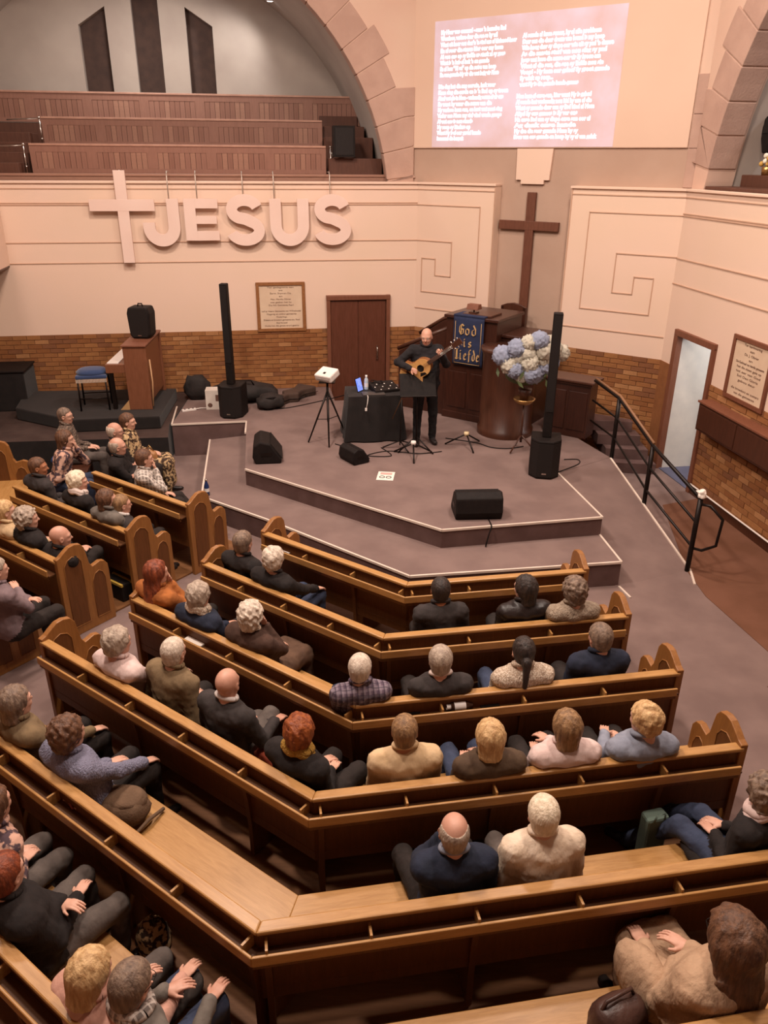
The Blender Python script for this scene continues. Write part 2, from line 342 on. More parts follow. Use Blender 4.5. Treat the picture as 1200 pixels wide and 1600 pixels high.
# ---- cream walls with mouldings
def strips(F, segs, parent, y=0., t=.012, w=.014):
    for (xa, za), (xb, zb) in segs:
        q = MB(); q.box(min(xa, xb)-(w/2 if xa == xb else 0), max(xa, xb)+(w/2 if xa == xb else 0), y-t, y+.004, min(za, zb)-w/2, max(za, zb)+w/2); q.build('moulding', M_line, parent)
def poly(pts): return [(pts[i], pts[i+1]) for i in range(len(pts)-1)]
mb = MB(); mb.box(-7.6, .0, 0, .25, ZB, 4.1); wl = struct('wall_left', mb, M_cream, WL, 'cream panelled wall below the left gallery')
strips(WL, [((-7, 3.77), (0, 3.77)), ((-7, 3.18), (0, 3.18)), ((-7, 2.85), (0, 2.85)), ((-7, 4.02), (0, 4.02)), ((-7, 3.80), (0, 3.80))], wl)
mb = MB(); mb.box(0, 1.51, 0, .2, ZB, 4.1); wc1 = struct('wall_corner', mb, M_cream, WC, 'cream panel with raised key pattern left of the wall cross')
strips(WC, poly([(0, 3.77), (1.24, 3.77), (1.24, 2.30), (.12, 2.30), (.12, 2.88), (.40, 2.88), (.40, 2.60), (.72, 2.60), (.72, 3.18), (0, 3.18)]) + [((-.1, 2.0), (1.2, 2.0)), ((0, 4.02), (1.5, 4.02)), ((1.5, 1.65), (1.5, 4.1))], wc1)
mb = MB(); mb.box(2.82, 4.57, 0, .2, ZB, 4.1); wc2 = struct('wall_corner', mb, M_cream, WC, 'cream panel with raised key pattern right of the wall cross')
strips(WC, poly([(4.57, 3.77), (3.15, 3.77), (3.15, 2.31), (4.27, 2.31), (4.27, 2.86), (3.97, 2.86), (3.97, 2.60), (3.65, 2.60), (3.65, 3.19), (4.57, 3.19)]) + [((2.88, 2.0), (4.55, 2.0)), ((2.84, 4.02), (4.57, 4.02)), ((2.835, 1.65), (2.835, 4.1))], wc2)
mb = MB(); mb.box(0, 9, 0, .25, 2.15, 4.1); mb.box(0, .38, 0, .25, 0, 2.15, 1); mb.box(1.42, 9, 0, .25, ZB, 2.15)
mb.box(-.02, .38, -.012, .0, 0, ZB, 2); mb.box(1.42, 9, .05, .25, 0, ZB, 1)
wr = struct('wall_right', mb, [M_cream, M_cream, BR[2]], WR, 'cream wall with a doorway on the right')
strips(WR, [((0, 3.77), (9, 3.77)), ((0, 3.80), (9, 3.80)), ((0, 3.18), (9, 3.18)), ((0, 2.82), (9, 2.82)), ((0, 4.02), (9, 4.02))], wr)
for F, x0, x1, nm in ((WL, -7.6, .02, 'trim_1'), (WC, -.02, 1.52, 'trim_2'), (WC, 2.81, 4.6, 'trim_3'), (WR, -.03, 9, 'trim_4')):
    q = MB(); q.box(x0, x1, -.035, .27 if F is not WR else .09, 4.1, 4.135); struct(nm, q, M_cream, F, bevel=.006)
mb = MB(); mb.box(1.46, 9, -.03, 0, 0, .13); struct('baseboard_right', mb, M_mahog2, WR, bevel=.005)
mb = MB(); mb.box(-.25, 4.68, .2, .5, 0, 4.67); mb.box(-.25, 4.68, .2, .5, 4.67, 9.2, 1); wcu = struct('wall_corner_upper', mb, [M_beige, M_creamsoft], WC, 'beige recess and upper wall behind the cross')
for z0, z1 in ((4.14, 4.66), (4.665, 5.10), (5.105, 5.60)):
    q = MB(); q.box(4.445, 4.60, .165, .2, z0, z1); q.build('arch_stone', M_stone, wcu, bevel=.008)
mb = MB(); mb.box(-.28, 4.43, .165, .2, 4.67, 9.0); o = mb.build('screen_board', M_white, F=WC, bevel=.01); tag(o, 'large pale projection board on the upper wall', 'screen'); screen = o
mb = MB(); mb.prismy([(1.77, 4.66), (2.39, 4.66), (2.36, 4.20), (2.27, 4.20), (2.27, 4.14), (1.87, 4.14), (1.87, 4.20), (1.78, 4.20)], .15, .2)
o = mb.build('wall_bracket', M_cream, F=WC, bevel=.006); tag(o, 'pale stepped plaster bracket between board and wall cross', 'bracket')
# far left gallery end
mb = MB(); mb.box(-9, -6.95, -3.0, 0, 2.83, 4.1); o = struct('wall_gallery_end', mb, M_cream, WL, 'cream gallery end at the left edge')
mb = MB(); mb.box(-9, -6.96, -3.0, 0, 2.80, 2.83); struct('trim_5', mb, M_mahog2, WL)

# ---- arches with separate stones
def arch(F, cx, cz, Rr, y0, y1, sgn, nm, ymax=9.1, xa=-9.4, xb=0, skip=None):
    th = [pi*i/48 for i in range(49)]; base = 4.12; Ro = Rr+.02
    def bnd(t):
        dx, dz = math.cos(t), math.sin(t); k = []
        if dx > 1e-6: k.append((xb-cx)/dx)
        if dx < -1e-6: k.append((xa-cx)/dx)
        if dz > 1e-6: k.append((ymax-cz)/dz)
        k = min(k); return (cx+dx*k, cz+dz*k)
    mb = MB(); inn = [(cx+Ro*math.cos(t), max(base, cz+Ro*math.sin(t))) for t in th]; out = [bnd(t) for t in th]; out = [(x, max(base, z)) for x, z in out]
    n = len(th); vs = []
    for y in (y0+.02, y1): vs += [(x, y, z) for x, z in inn]+[(x, y, z) for x, z in out]
    fs = []
    for i in range(n-1): fs += [(i, i+1, n+i+1, n+i), (2*n+i, 3*n+i, 3*n+i+1, 2*n+i+1), (i, 2*n+i, 2*n+i+1, i+1), (n+i, n+i+1, 3*n+i+1, 3*n+i)]
    # spandrel corners
    mb.add(vs, fs)
    for (x, z) in ((xa, ymax), (xb, ymax)):
        i = min(range(n), key=lambda j: 1e9 if (out[j][0] == x and out[j][1] >= ymax) else (out[j][0]-x)**2+(out[j][1]-ymax)**2)
    # fill the gap triangles at the top corners
    for X in (xa, xb):
        cs = [j for j in range(n) if abs(out[j][0]-X) < 1e-4]; ct = [j for j in range(n) if abs(out[j][1]-ymax) < 1e-4]
        if cs and ct:
            j = max(cs, key=lambda q: out[q][1]); k = min(ct, key=lambda q: abs(out[q][0]-X))
            mb.prismy([out[j], (X, ymax), out[k]], y0+.02, y1)
    mb.box(xa, xb, y1-.02, y1, base-.4, base)
    w_ = struct(nm, mb, M_creamsoft, F, 'pale upper wall pierced by a round arch')
    step = R(5.85); t0 = R(.6); i = 0; t = t0
    while t < pi-R(1):
        t1 = t+step
        def P(r, tt): return (cx+r*math.cos(tt), max(base+.002, cz+r*math.sin(tt)))
        g = R(.1); a, b = t+g, t1-g
        ro = Rr+.52 if i % 2 == 0 else Rr+.64
        deg = math.degrees((t+t1)/2); lo = deg < 23.5 or deg > 180-23.5
        if P(Rr, b)[1] > base+.03:
            q = MB()
            if lo:
                X = xb-.005 if deg < 90 else xa+.005
                def PX(tt): return (X, max(base+.002, cz+(X-cx)*math.tan(tt)))
                pts = [P(Rr, a), P(Rr, (a+b)/2), P(Rr, b), P(Rr+.5, b) if True else 0, (PX(b)[0], P(Rr+.5, b)[1]+.02), (PX(a)[0], P(Rr+.5, a)[1]+.02), P(Rr+.5, a)]
            else: pts = [P(Rr, a), P(Rr, (a+b)/2), P(Rr, b), P(ro, b), P(ro, (a+b)/2), P(ro, a)]
            q.prismy(pts, y0, y1-.03); q.build('arch_stone', M_stone, w_, bevel=.01)
        t = t1; i += 1
    return w_
archL = arch(WL, -4.65, 3.69, 4.17, .25, .58, 1, 'wall_arch_left', xa=-9.4, xb=-.03)
archR = arch(WR, 4.43, 3.69, 4.17, .08, .52, 1, 'wall_arch_right', xa=-.07, xb=9.2)
# ---- left alcove (organ loft)
def vault(F, cx, cz, Rv, y0, y1, nm, base=3.9):
    q = MB(); th = [pi*i/40 for i in range(41)]; ins = [(cx+Rv*math.cos(t), max(base, cz+Rv*math.sin(t))) for t in th]; n = len(ins)
    vs = [(x, y0, z) for x, z in ins]+[(x, y1, z) for x, z in ins]+[(cx+(x-cx)*1.03, y0, cz+(z-cz)*1.03) for x, z in ins]+[(cx+(x-cx)*1.03, y1, cz+(z-cz)*1.03) for x, z in ins]
    fs = [(i, n+i, n+i+1, i+1) for i in range(n-1)]+[(2*n+i, 2*n+i+1, 3*n+i+1, 3*n+i) for i in range(n-1)]
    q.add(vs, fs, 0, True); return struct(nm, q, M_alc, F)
vault(WL, -4.65, 3.69, 4.22, .55, 3.7, 'ceiling_loft')
def wz(m_, pts): m_.prismy(pts, 3.6, 3.85)
mb = MB(); X = [-5.95, -5.43, -4.94, -4.44, -3.94, -3.44]
mb.box(-9.4, 0, 3.6, 3.85, 3.9, 5.2)
for a, b in ((-9.4, X[0]), (X[1], X[2]), (X[3], X[4]), (X[5], 0)): mb.box(a, b, 3.6, 3.85, 5.2, 8.4)
wz(mb, [(X[0], 6.78), (X[1], 7.10), (X[1], 8.4), (X[0], 8.4)]); wz(mb, [(X[2], 7.8), (X[3], 7.8), (X[3], 8.4), (X[2], 8.4)]); wz(mb, [(X[4], 7.13), (X[5], 6.82), (X[5], 8.4), (X[4], 8.4)])
struct('wall_loft', mb, M_alc, WL, 'pale loft wall with three tall dark slots')
for k, (a, b, t0, t1) in enumerate(((X[0], X[1], 6.9, 7.2), (X[2], X[3], 7.9, 7.9), (X[4], X[5], 7.2, 6.9))):
    q = MB(); q.prismy([(a-.05, 5.1), (b+.05, 5.1), (b+.05, t1), (a-.05, t0)], 3.80, 3.88); struct('window_%d' % (k+1), q, mat('slot_board', '4c3830', '41302a', rough=.8), WL, 'tall dark boarded slot in the loft wall')
l_ = bpy.data.lights.new('loft_lamp_light', 'SPOT'); l_.energy = 70; l_.color = (1, .95, .92); l_.spot_size = R(130); l_.spot_blend = .8; l_.shadow_soft_size = .1
lo = bpy.data.objects.new('loft_lamp_light', l_); COL.objects.link(lo); p = fp(WL, -2.32, 2.9); lo.location = (p.x, p.y, 7.05)
q_ = fp(WL, -4.6, 3.0); lo.rotation_euler = (Vector((q_.x, q_.y, 5.0))-lo.location).to_track_quat('-Z', 'Y').to_euler()
t_ = thing('spot_lamp', 'small bright spot lamp high under the loft vault', 'lamp', loc=(p.x, p.y, 7.22))
q = MB(); q.lathe([(.0, .08), (.07, .08), (.07, -.06), (.055, -.06)]); q.build('lamp_housing', M_whitep, t_)
q = MB(); q.lathe([(.0, -.05), (.055, -.055)]); q.build('bulb', mat('lamp_glow', 'ffffff', rough=.5, emit=8), t_)
l4 = bpy.data.lights.new('loft_fill_light', 'AREA'); l4.shape = 'DISK'; l4.size = .5; l4.energy = 75; l4.color = (1, .93, .88)  # added fill light, unseen above the view, to brighten the loft wall
o = bpy.data.objects.new('loft_fill_light', l4); COL.objects.link(o); p4 = fp(WL, -4.65, 1.6); o.location = (p4.x, p4.y, 7.55)
# loft floor steps
mb = MB()
for y0, z1 in ((.55, 4.12), (.85, 4.25), (1.75, 4.7), (2.65, 5.1)): mb.box(-9.2, -.05, y0, 3.6, 3.9, z1-.03)
struct('floor_loft', mb, M_galdark, WL)
def loft_row(x0, x1, y, z0, z1, npan, label, boards=True):
    t_ = thing('loft_pew', label, 'bench', WL, group='panelled loft benches')
    q = MB(); q.box(x0, x1, y-.03, y+.03, z1-.035, z1); q.build('top_rail', mat('rail_wood', 'b58c79', 'a67e6c', rough=.4, coat=.3), t_, bevel=.006)
    q = MB(); q.box(x0, x1, y+.005, y+.02, z0, z1-.03); q.build('back_panel', M_galdark, t_)
    q = MB(); q.box(x0, x1, y-.012, y+.01, z1-.13, z1-.035); q.box(x0, x1, y-.012, y+.01, z0, z0+.07)
    w = (x1-x0)/npan; 
    for i in range(npan+1):
        xx = x0+i*w; q.box(max(x0, xx-.09), min(x1, xx+.09), y-.012, y+.01, z0+.07, z1-.13)
    q.build('panel_frame', M_galwood, t_, bevel=.003)
    rg = random.Random(int(y*10)); sh = {}
    for i in range(npan):
        xa, xb = x0+i*w+.09, x0+(i+1)*w-.09; nb = 9; bw = (xb-xa)/nb
        for j in range(nb):
            k = rg.randrange(3); key = (round(bw, 3), k)
            if key not in sh:
                s_ = MB(); s_.box(.004, bw-.004, -.006, .006, 0, z1-.13-z0-.07); sh[key] = s_.mesh('board', (M_galwood, M_galwood2, mat('gallery_wood_mid', '8a6252', '80594a', rough=.5, kind='wood', scale=4, stretch=(7, 7, 1)))[k])
            o_ = link('board', sh[key], t_); o_.location = (xa+j*bw, y, z0+.07)
    q = MB(); q.box(x0, x1, y+.04, y+.5, z0+.1, z0+.14); q.build('seat', M_galwood, t_)
    return t_
loft_row(-6.54, -1.52, .85, 4.24, 4.70, 5, 'lowest panelled bench front in the loft, just behind the letters')
loft_row(-6.48, -1.50, 1.75, 4.68, 5.14, 5, 'middle panelled bench in the loft')
loft_row(-8.9, -.66, 2.65, 5.08, 5.6, 8, 'rearmost panelled bench in the loft, under the dark slots')
mb = MB(); mb.box(-9.0, -.45, .40, .50, 4.1, 4.235); mb.box(-9, -.45, .38, .84, 4.2, 4.24); o = mb.build('loft_ledge', M_galwood2, F=WL, bevel=.008); tag(o, 'long wooden ledge along the front of the loft', 'ledge')
mb = MB()
for a, b, z in ((-1.48, -.52, 4.50), (-1.48, -.6, 4.85), (-1.48, -.68, 5.05), (-1.48, -.74, 5.25)):
    k = (4.50, 4.85, 5.05, 5.25).index(z); mb.box(a, b, .75+k*.6, 1.35+k*.6, 4.1, z)
o = mb.build('loft_stairs', M_galdark, F=WL, bevel=.008); tag(o, 'dark stepped wooden stair casing at the right of the loft', 'stairs')
mb = MB(); mb.box(-1.40, -1.02, .62, .9, 4.52, 5.02); mb.box(-1.37, -1.05, .612, .62, 4.55, 4.99, 1); o = mb.build('loft_speaker', [M_black, M_grille], F=WL, bevel=.02); tag(o, 'black box speaker at the right end of the loft benches', 'speaker')
for (x, y, z0, lab) in ((-6.62, .8, 4.24, 'thin metal handrail at the left end of the lower loft bench'), (-6.5, 1.7, 4.68, 'thin metal handrail at the left end of the middle loft bench'), (-1.44, .8, 4.24, 'thin metal handrail with knob at the right end of the loft benches')):
    t_ = thing('loft_handrail', lab, 'handrail', WL, group='metal loft handrails')
    sg = -1 if x < -3 else 1
    q = MB(); q.tube([(x, y, z0), (x, y, z0+.42)], .012); q.build('post', M_chrome, t_)
    q = MB(); q.tube([(x, y, z0+.42), (x+sg*.0, y, z0+.43), (x+sg*.55 if sg < 0 else x+.05, y+.02, z0+.40 if sg < 0 else z0+.2)], .010); q.build('rail', M_chrome, t_)
    for zk in (.44, .1): q = MB(); q.ball((x, y, z0+zk), .022); q.build('knob', M_chrome, t_)
# left loft stairs (dark steps at far left)
mb = MB()
for k in range(4): mb.box(-8.4, -6.68-.0-k*.0, .55+k*.35, 1.2+k*.35, 4.2, 4.4+k*.16)
o = mb.build('loft_steps', M_galdark, F=WL, bevel=.01); tag(o, 'dark wooden steps at the left end of the loft', 'stairs')
# ---- right alcove
vault(WR, 4.43, 3.69, 4.22, .50, 3.2, 'ceiling_gallery_right')
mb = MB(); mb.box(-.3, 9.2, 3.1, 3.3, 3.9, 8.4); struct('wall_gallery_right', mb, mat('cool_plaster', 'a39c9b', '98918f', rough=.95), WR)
mb = MB(); mb.box(-.3, 9.2, .55, 3.2, 3.9, 4.1); struct('floor_gallery_right', mb, M_galdark, WR)
mb = MB(); mb.box(.28, 9, .10, .50, 4.13, 4.18); mb.box(.42, 9, .54, .70, 4.135, 4.33); o = mb.build('gallery_ledge', M_galdark, F=WR, bevel=.01); tag(o, 'dark wooden ledge along the right gallery front', 'ledge')
l2 = bpy.data.lights.new('gallery_lamp_light', 'POINT'); l2.energy = 60; l2.color = (.92, .95, 1); l2.shadow_soft_size = .2
o = bpy.data.objects.new('gallery_lamp_light', l2); COL.objects.link(o); p = fp(WR, 2.5, 2.0); o.location = (p.x, p.y, 6.6)
# right gallery speaker and flowers
t_ = thing('gallery_speaker', 'dark speaker standing in the right gallery beside flowers', 'speaker', WR)
q = MB(); q.prismy([(.36, 5.06), (.90, 5.06), (.85, 4.62), (.47, 4.60), (.39, 4.78)], .74, .96); q.build('cabinet', M_black, t_, bevel=.02)
q = MB(); q.box(.42, .85, .732, .74, 4.85, 5.03); q.build('grille', M_grille, t_)
q = MB(); q.box(.58, .70, .78, .90, 4.1, 4.62); q.build('stand', M_black, t_)
t_ = thing('gallery_flowers', 'small bunch of yellow and white flowers on the right gallery ledge', 'flowers', WR)
q = MB(); q.lathe([(0, 4.33), (.06, 4.33), (.07, 4.43), (.055, 4.44)], c=(.86, .62)); q.build('pot', M_brass, t_)
for i in range(9):
    q = MB(); q.ball((.76+.035*i*.7, .59+.03*(i % 3), 4.47+.05*((i*7) % 4)/1.5), .035, n=5); q.build('blossom', M_petw if i % 2 else mat('yellow_petals', 'c9a25a', 'b58c42', rough=.8), t_)

# ---- doors
t_ = thing('door_1', '', '', WL); del t_['label']; del t_['category']; t_['kind'] = 'structure'
q = MB(); q.box(-1.65, -1.58, -.07, .02, .12, 2.24); q.box(-.55, -.48, -.07, .02, .12, 2.24); q.box(-1.65, -.48, -.075, .02, 2.16, 2.24); q.build('door_frame', M_frame, t_, bevel=.006)
q = MB(); q.box(-1.575, -.555, -.02, .02, .12, 2.155); q.box(-1.575, -1.08, -.035, -.02, .14, 2.14); q.box(-1.06, -.565, -.033, -.02, .14, 2.14); q.build('door_leaf', M_doorw, t_, bevel=.004)
q = MB(); q.tube([(-.72, -.035, 1.05), (-.72, -.08, 1.08), (-.72, -.08, 1.28), (-.72, -.035, 1.31)], .012); q.build('handle', M_chrome, t_)
t_ = thing('door_2', '', '', WR); del t_['label']; del t_['category']; t_['kind'] = 'structure'
q = MB(); q.box(.36, .46, -.05, .05, 0, 2.15); q.box(1.40, 1.475, -.05, .28, 0, 2.15); q.box(.36, 1.475, -.052, .28, 2.12, 2.21); q.build('door_frame', M_frame, t_, bevel=.006)
# corridor beyond door 2
mb = MB(); mb.box(-.6, .46, .9, 1.0, 0, 2.6); mb.box(.382, .455, .05, 2.6, 0, 2.12); mb.box(.3, 2.6, 2.55, 2.65, 0, 2.6); mb.box(1.9, 2.0, .25, 2.6, 0, 2.6); mb.box(.35, 2, .25, 2.6, 2.6, 2.7)
struct('wall_corridor', mb, mat('corridor_paint', 'cfc8c0', 'c6c0ba', rough=.85), WR, 'pale corridor behind the open doorway')
mb = MB(); mb.box(.46, 2, .0, 2.6, -.01, .012); struct('floor_corridor', mb, M_bluecarpet, WR)
l3 = bpy.data.lights.new('corridor_lamp_light', 'POINT'); l3.energy = 45; l3.color = (.93, .97, 1); l3.shadow_soft_size = .15
o = bpy.data.objects.new('corridor_lamp_light', l3); COL.objects.link(o); p = fp(WR, 1.3, 1.2); o.location = (p.x, p.y, 2.4)
# wooden wall box on the right wall
t_ = thing('wall_cupboard', 'long dark wooden wall box below the right framed plaque', 'cupboard', WR)
q = MB(); q.box(1.60, 5.4, -.20, -.012, 1.05, 1.44); q.build('body', M_mahog2, t_, bevel=.008)
q = MB(); q.box(1.58, 5.4, -.22, -.012, 1.44, 1.47); q.build('top', M_frame, t_, bevel=.005)
for k in range(4): q = MB(); q.box(1.64+k*.94, 2.54+k*.94, -.212, -.2, 1.08, 1.41); q.build('panel', M_mahog2, t_, bevel=.004)

mb = MB(); mb.prism([(3.62, 5.95), (5.4, 5.75), (5.4, 4.6), (4.05, 4.75)], 0, .006); struct('floor_runner', mb, M_browncarpet, label='second brown carpet patch at the right edge')
# ================================================================ PEWS
def inter(Fa, da, Fb, db):
    Na = Vector((-Fa[1].y, Fa[1].x)); Nb = Vector((-Fb[1].y, Fb[1].x)); det = Na.x*Nb.y-Na.y*Nb.x
    return Vector(((da*Nb.y-db*Na.y)/det, (Na.x*db-Nb.x*da)/det))
M_oake = mat('oak_end', '85562c', '956434', rough=.45, kind='wood', scale=5, stretch=(9, 9, 1), bump=.1, bscale=30, coat=.15)
PROF = [(-.015, 0), (-.015, .91), (.03, .925), (.08, .96), (.14, .995), (.20, 1.0), (.265, .98), (.30, .93), (.315, .84), (.33, .74), (.36, .69), (.40, .70), (.45, .715), (.50, .70), (.535, .65), (.54, .58), (.54, 0)]
INS1 = [(.05, .10), (.05, .80), (.09, .86), (.15, .885), (.21, .86), (.245, .80), (.245, .10)]
INS2 = [(.33, .10), (.33, .52), (.37, .60), (.42, .62), (.46, .59), (.485, .52), (.485, .10)]
def end_panel(F, s, d0, parent, out):       # board across the bench end; 'out' = +1/-1 side that shows
    q = MB(); q.prismx([(d0+y, z) for y, z in PROF], s-.027, s+.027); o = q.build('end_panel', M_oake, parent, bevel=.006)
    M4 = Matrix.Translation((F[0].x, F[0].y, 0)) @ Matrix.Rotation(F[2], 4, 'Z'); o.matrix_local = M4
    for I in (INS1, INS2):
        for side in (1, -1):
            q = MB(); q.prismx([(d0+y, z) for y, z in I], s+side*.027, s+side*.0285); i_ = q.build('inset', M_oak2, o)
            q = MB()
            pts = [(s+side*.029, d0+y, z) for y, z in I]; q.tube(pts+[pts[0]], .005, n=6); q.build('moulding', M_oake, o)
def pew(wings, corners, ends, label, group, div=.62):
    """wings: list of (frame, rail distance, s0, s1) from right to left; corners shared between neighbours"""
    t_ = thing('church_pew', label, 'pew', loc=(0, 0, 0), group=group)
    def edge(k, d, side):       # plan point of wing k at forward offset d on its right(0)/left(1) side
        F, D, s0, s1 = wings[k]
        if side == 0 and k > 0: return inter(wings[k-1][0], wings[k-1][1]+d, F, D+d)
        if side == 1 and k < len(wings)-1: return inter(F, D+d, wings[k+1][0], wings[k+1][1]+d)
        return fp(F, s1 if side == 0 else s0, D+d)
    def strip(name, d0, d1, z0, z1, mt, bevel=.005, cut=0.):
        for k in range(len(wings)):
            F = wings[k][0]
            P = [edge(k, d0, 0), edge(k, d1, 0), edge(k, d1, 1), edge(k, d0, 1)]
            if cut and k == 0: P[0] -= F[1]*cut; P[1] -= F[1]*cut
            if cut and k == len(wings)-1: P[2] += F[1]*cut; P[3] += F[1]*cut
            o_ = F[0]; Y = Vector((-F[1].y, F[1].x)); L = [((p-o_).dot(F[1]), (p-o_).dot(Y)) for p in P]
            q = MB(); q.prism(L, z0, z1); o = q.build(name, mt, t_, F, bevel=bevel)
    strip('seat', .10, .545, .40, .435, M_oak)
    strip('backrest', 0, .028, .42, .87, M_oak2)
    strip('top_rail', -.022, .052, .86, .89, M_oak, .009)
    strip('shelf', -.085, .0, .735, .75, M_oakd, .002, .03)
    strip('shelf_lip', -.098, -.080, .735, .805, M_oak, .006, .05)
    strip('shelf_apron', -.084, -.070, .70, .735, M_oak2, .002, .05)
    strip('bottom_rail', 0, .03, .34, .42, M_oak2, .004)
    shp = {}
    for k, (F, D, s0, s1) in enumerate(wings):
        a = edge(k, 0, 1); b = edge(k, 0, 0); sa = (a-F[0]).dot(F[1]); sb = (b-F[0]).dot(F[1]); L = sb-sa; n = max(1, int(round(L/div)))
        for i in range(n+1):
            if (i == 0 and k == len(wings)-1) or (i == n and k == 0): continue
            s = sa+(.04 if i == 0 else 0)-(.04 if i == n else 0)+i*L/n
            if 'd' not in shp:
                q = MB(); q.box(-.007, .007, -.080, .0, .75, .825); shp['d'] = q.mesh('divider', M_oak)
            o = link('divider', shp['d'], t_); p = fp(F, s, D); o.location = (p.x, p.y, 0); o.rotation_euler = (0, 0, F[2])
            if i % 2 == 0:
                if 's' not in shp:
                    q = MB(); q.prismx([(.0, .02), (.0, .40), (.53, .40), (.50, .30), (.42, .18), (.40, .02)], -.018, .018); shp['s'] = q.mesh('bracket', M_oak2)
                    q = MB(); q.prismx([(.0, .72), (-.05, .70), (-.03, .55), (-.012, .3), (-.012, .02), (.0, .02)], -.018, .018); shp['t'] = q.mesh('rear_bracket', M_oak2)
                for kk, nm in (('s', 'bracket'), ('t', 'rear_bracket')):
                    o = link(nm, shp[kk], t_); o.location = (p.x, p.y, 0); o.rotation_euler = (0, 0, F[2])
    for (k, s, out) in ends: end_panel(wings[k][0], s, wings[k][1], t_, out)
    return t_
ns = [6.16, 5.33, 4.50, 3.65, 2.79, 1.95]; ms = [5.25, 4.41, 3.58, 2.71, 1.85, 1.02]
SR, SL = 3.07, -5.30
cen = ['frontmost of the central bent pews, its white booklet on the left shelf', 'second bent pew from the stage, three people at its right end',
       'third bent pew from the stage, phone and bottle on its shelf', 'fourth bent pew from the stage, bald man in its left wing',
       'fifth bent pew with bare bright seat at its bend and two grey-haired people', 'nearest bent pew, bottom of the picture, brown handbag on its seat']
SREND = [3.03, 3.07, 3.10, 3.10, 3.9, 4.2]; SLEND = [-5.30, -5.30, -5.32, -5.36, -5.6, -5.6]
for i in range(6):
    ends = [(1, SLEND[i], -1)] + ([(0, SREND[i], 1)])
    pew([(FR, ns[i], -9, SREND[i]), (FL, ms[i], SLEND[i], 9)], None, ends, cen[i], 'bent central pews')
m3 = [-2.10, -2.94, -3.68, -4.62]
lef = ['left-block pew nearest the stage, plaid-shirted man at its right end', 'second left-block pew from the stage, white-haired woman with white collar on it',
       'third left-block pew, bald man near its panelled end', 'fourth left-block pew, bottom of the left block']
LEND = [10.9, 10.9, 10.45, 10.4]      # how far the far-left wings run
for i in range(4):
    s3 = None
    # far-left wing runs from the corner away from the camera; in frame FF s grows towards the camera
    if i < 2: pew([(FL, ms[i], (-8.25, -8.62)[i], -6.48)], None, [(0, -6.48, 1)], lef[i], 'pews of the left block')
    else: pew([(FL, ms[i], -9, -6.48), (FF, m3[i], -LEND[i]/.986-.0, 9)], None, [(0, -6.48, 1), (1, -LEND[i]/.986, -1)], lef[i], 'pews of the left block')
for i, lb in ((0, 'low dark bench turned sideways under the two men in glasses, left front'), (1, 'low dark bench turned sideways under the woman with the blue scarf')):
    t_ = thing('low_bench', lb, 'bench', FF, group='low side benches'); s0, s1 = (-11.25, -9.55) if i == 0 else (-11.45, -9.6)
    q = MB(); q.box(s0, s1, m3[i]+.08, m3[i]+.48, .40, .435); q.build('seat', M_mahog2, t_, bevel=.006)
    for s in (s0+.1, s1-.1):
        for y in (.12, .42): q = MB(); q.box(s-.025, s+.025, m3[i]+y-.02, m3[i]+y+.02, 0, .40); q.build('leg', M_mahog, t_)
# ================================================================ FURNITURE AND STAGE THINGS
# ---- wall cross
t_ = thing('wall_cross', 'tall brown wooden cross standing in the beige wall recess', 'cross', WC)
q = MB(); q.box(2.015, 2.165, .13, .19, 1.60, 4.02); q.build('upright', M_crossw, t_, bevel=.006)
q = MB(); q.box(1.54, 2.60, .128, .188, 3.44, 3.58); q.build('crossbar', M_crossw, t_, bevel=.006)
# ---- white cross and letters on the left wall (x = -s)
t_ = thing('hanging_cross', 'pale painted cross hanging left of the big letters', 'cross', WL)
q = MB(); q.box(-5.08, -4.90, -.13, -.07, 2.86, 4.30); q.build('upright', [M_foam], t_, bevel=.003)
q = MB(); q.box(-5.52, -4.48, -.132, -.072, 3.68, 3.86); q.build('crossbar', [M_foam], t_, bevel=.003)
q = MB(); q.tube([(-4.99, -.06, 4.25), (-4.99, -.04, 4.3), (-4.99, .3, 4.26)], .008); q.build('hook', M_silver, t_)
def ribbon(path, w, y0, y1, mb):
    n = len(path); L = []; Rr_ = []
    for i in range(n):
        a = Vector(path[max(0, i-1)]); b = Vector(path[min(n-1, i+1)]); d = (b-a).normalized(); nn = Vector((-d.y, d.x))*w/2; p = Vector(path[i]); L.append(p+nn); Rr_.append(p-nn)
    vs = [(p.x, y, p.y) for y in (y0, y1) for p in L+Rr_]; N2_ = 2*n; fs = []
    for i in range(n-1):
        fs += [(i, i+1, n+i+1, n+i), (N2_+i, N2_+n+i, N2_+n+i+1, N2_+i+1), (i, N2_+i, N2_+i+1, i+1), (n+i, n+i+1, N2_+n+i+1, N2_+n+i)]
    fs += [(0, n, N2_+n, N2_), (n-1, N2_+n-1, N2_+2*n-1, 2*n-1)]
    mb.add(vs, fs)
def arcp(cx, cz, r, a0, a1, n=18, rz=None): return [(cx+r*math.cos(R(a0+(a1-a0)*i/n)), cz+(rz or r)*math.sin(R(a0+(a1-a0)*i/n))) for i in range(n+1)]
yl0, yl1 = -.125, -.065; wS = .195
def letter(nm, x0, mbf, hooks):
    t_ = thing('wall_letter', 'large pale letter %s of the hanging word' % nm, 'letter', WL, group='big hanging letters')
    q = MB(); mbf(q, x0); q.build('face', [M_foam], t_, bevel=.003)
    for hx in hooks:
        q = MB(); q.tube([(hx, -.09, 3.84), (hx, -.10, 4.05), (hx, -.095, 4.235), (hx, -.03, 4.29), (hx, .3, 4.28)], .009); q.build('hook', M_silver, t_)
def lJ(q, x):
    ribbon([(x+.45, 3.87), (x+.45, 3.42)]+arcp(x+.245, 3.42, .205, 0, -180)[1:]+[(x+.04, 3.50)], wS, yl0, yl1, q)
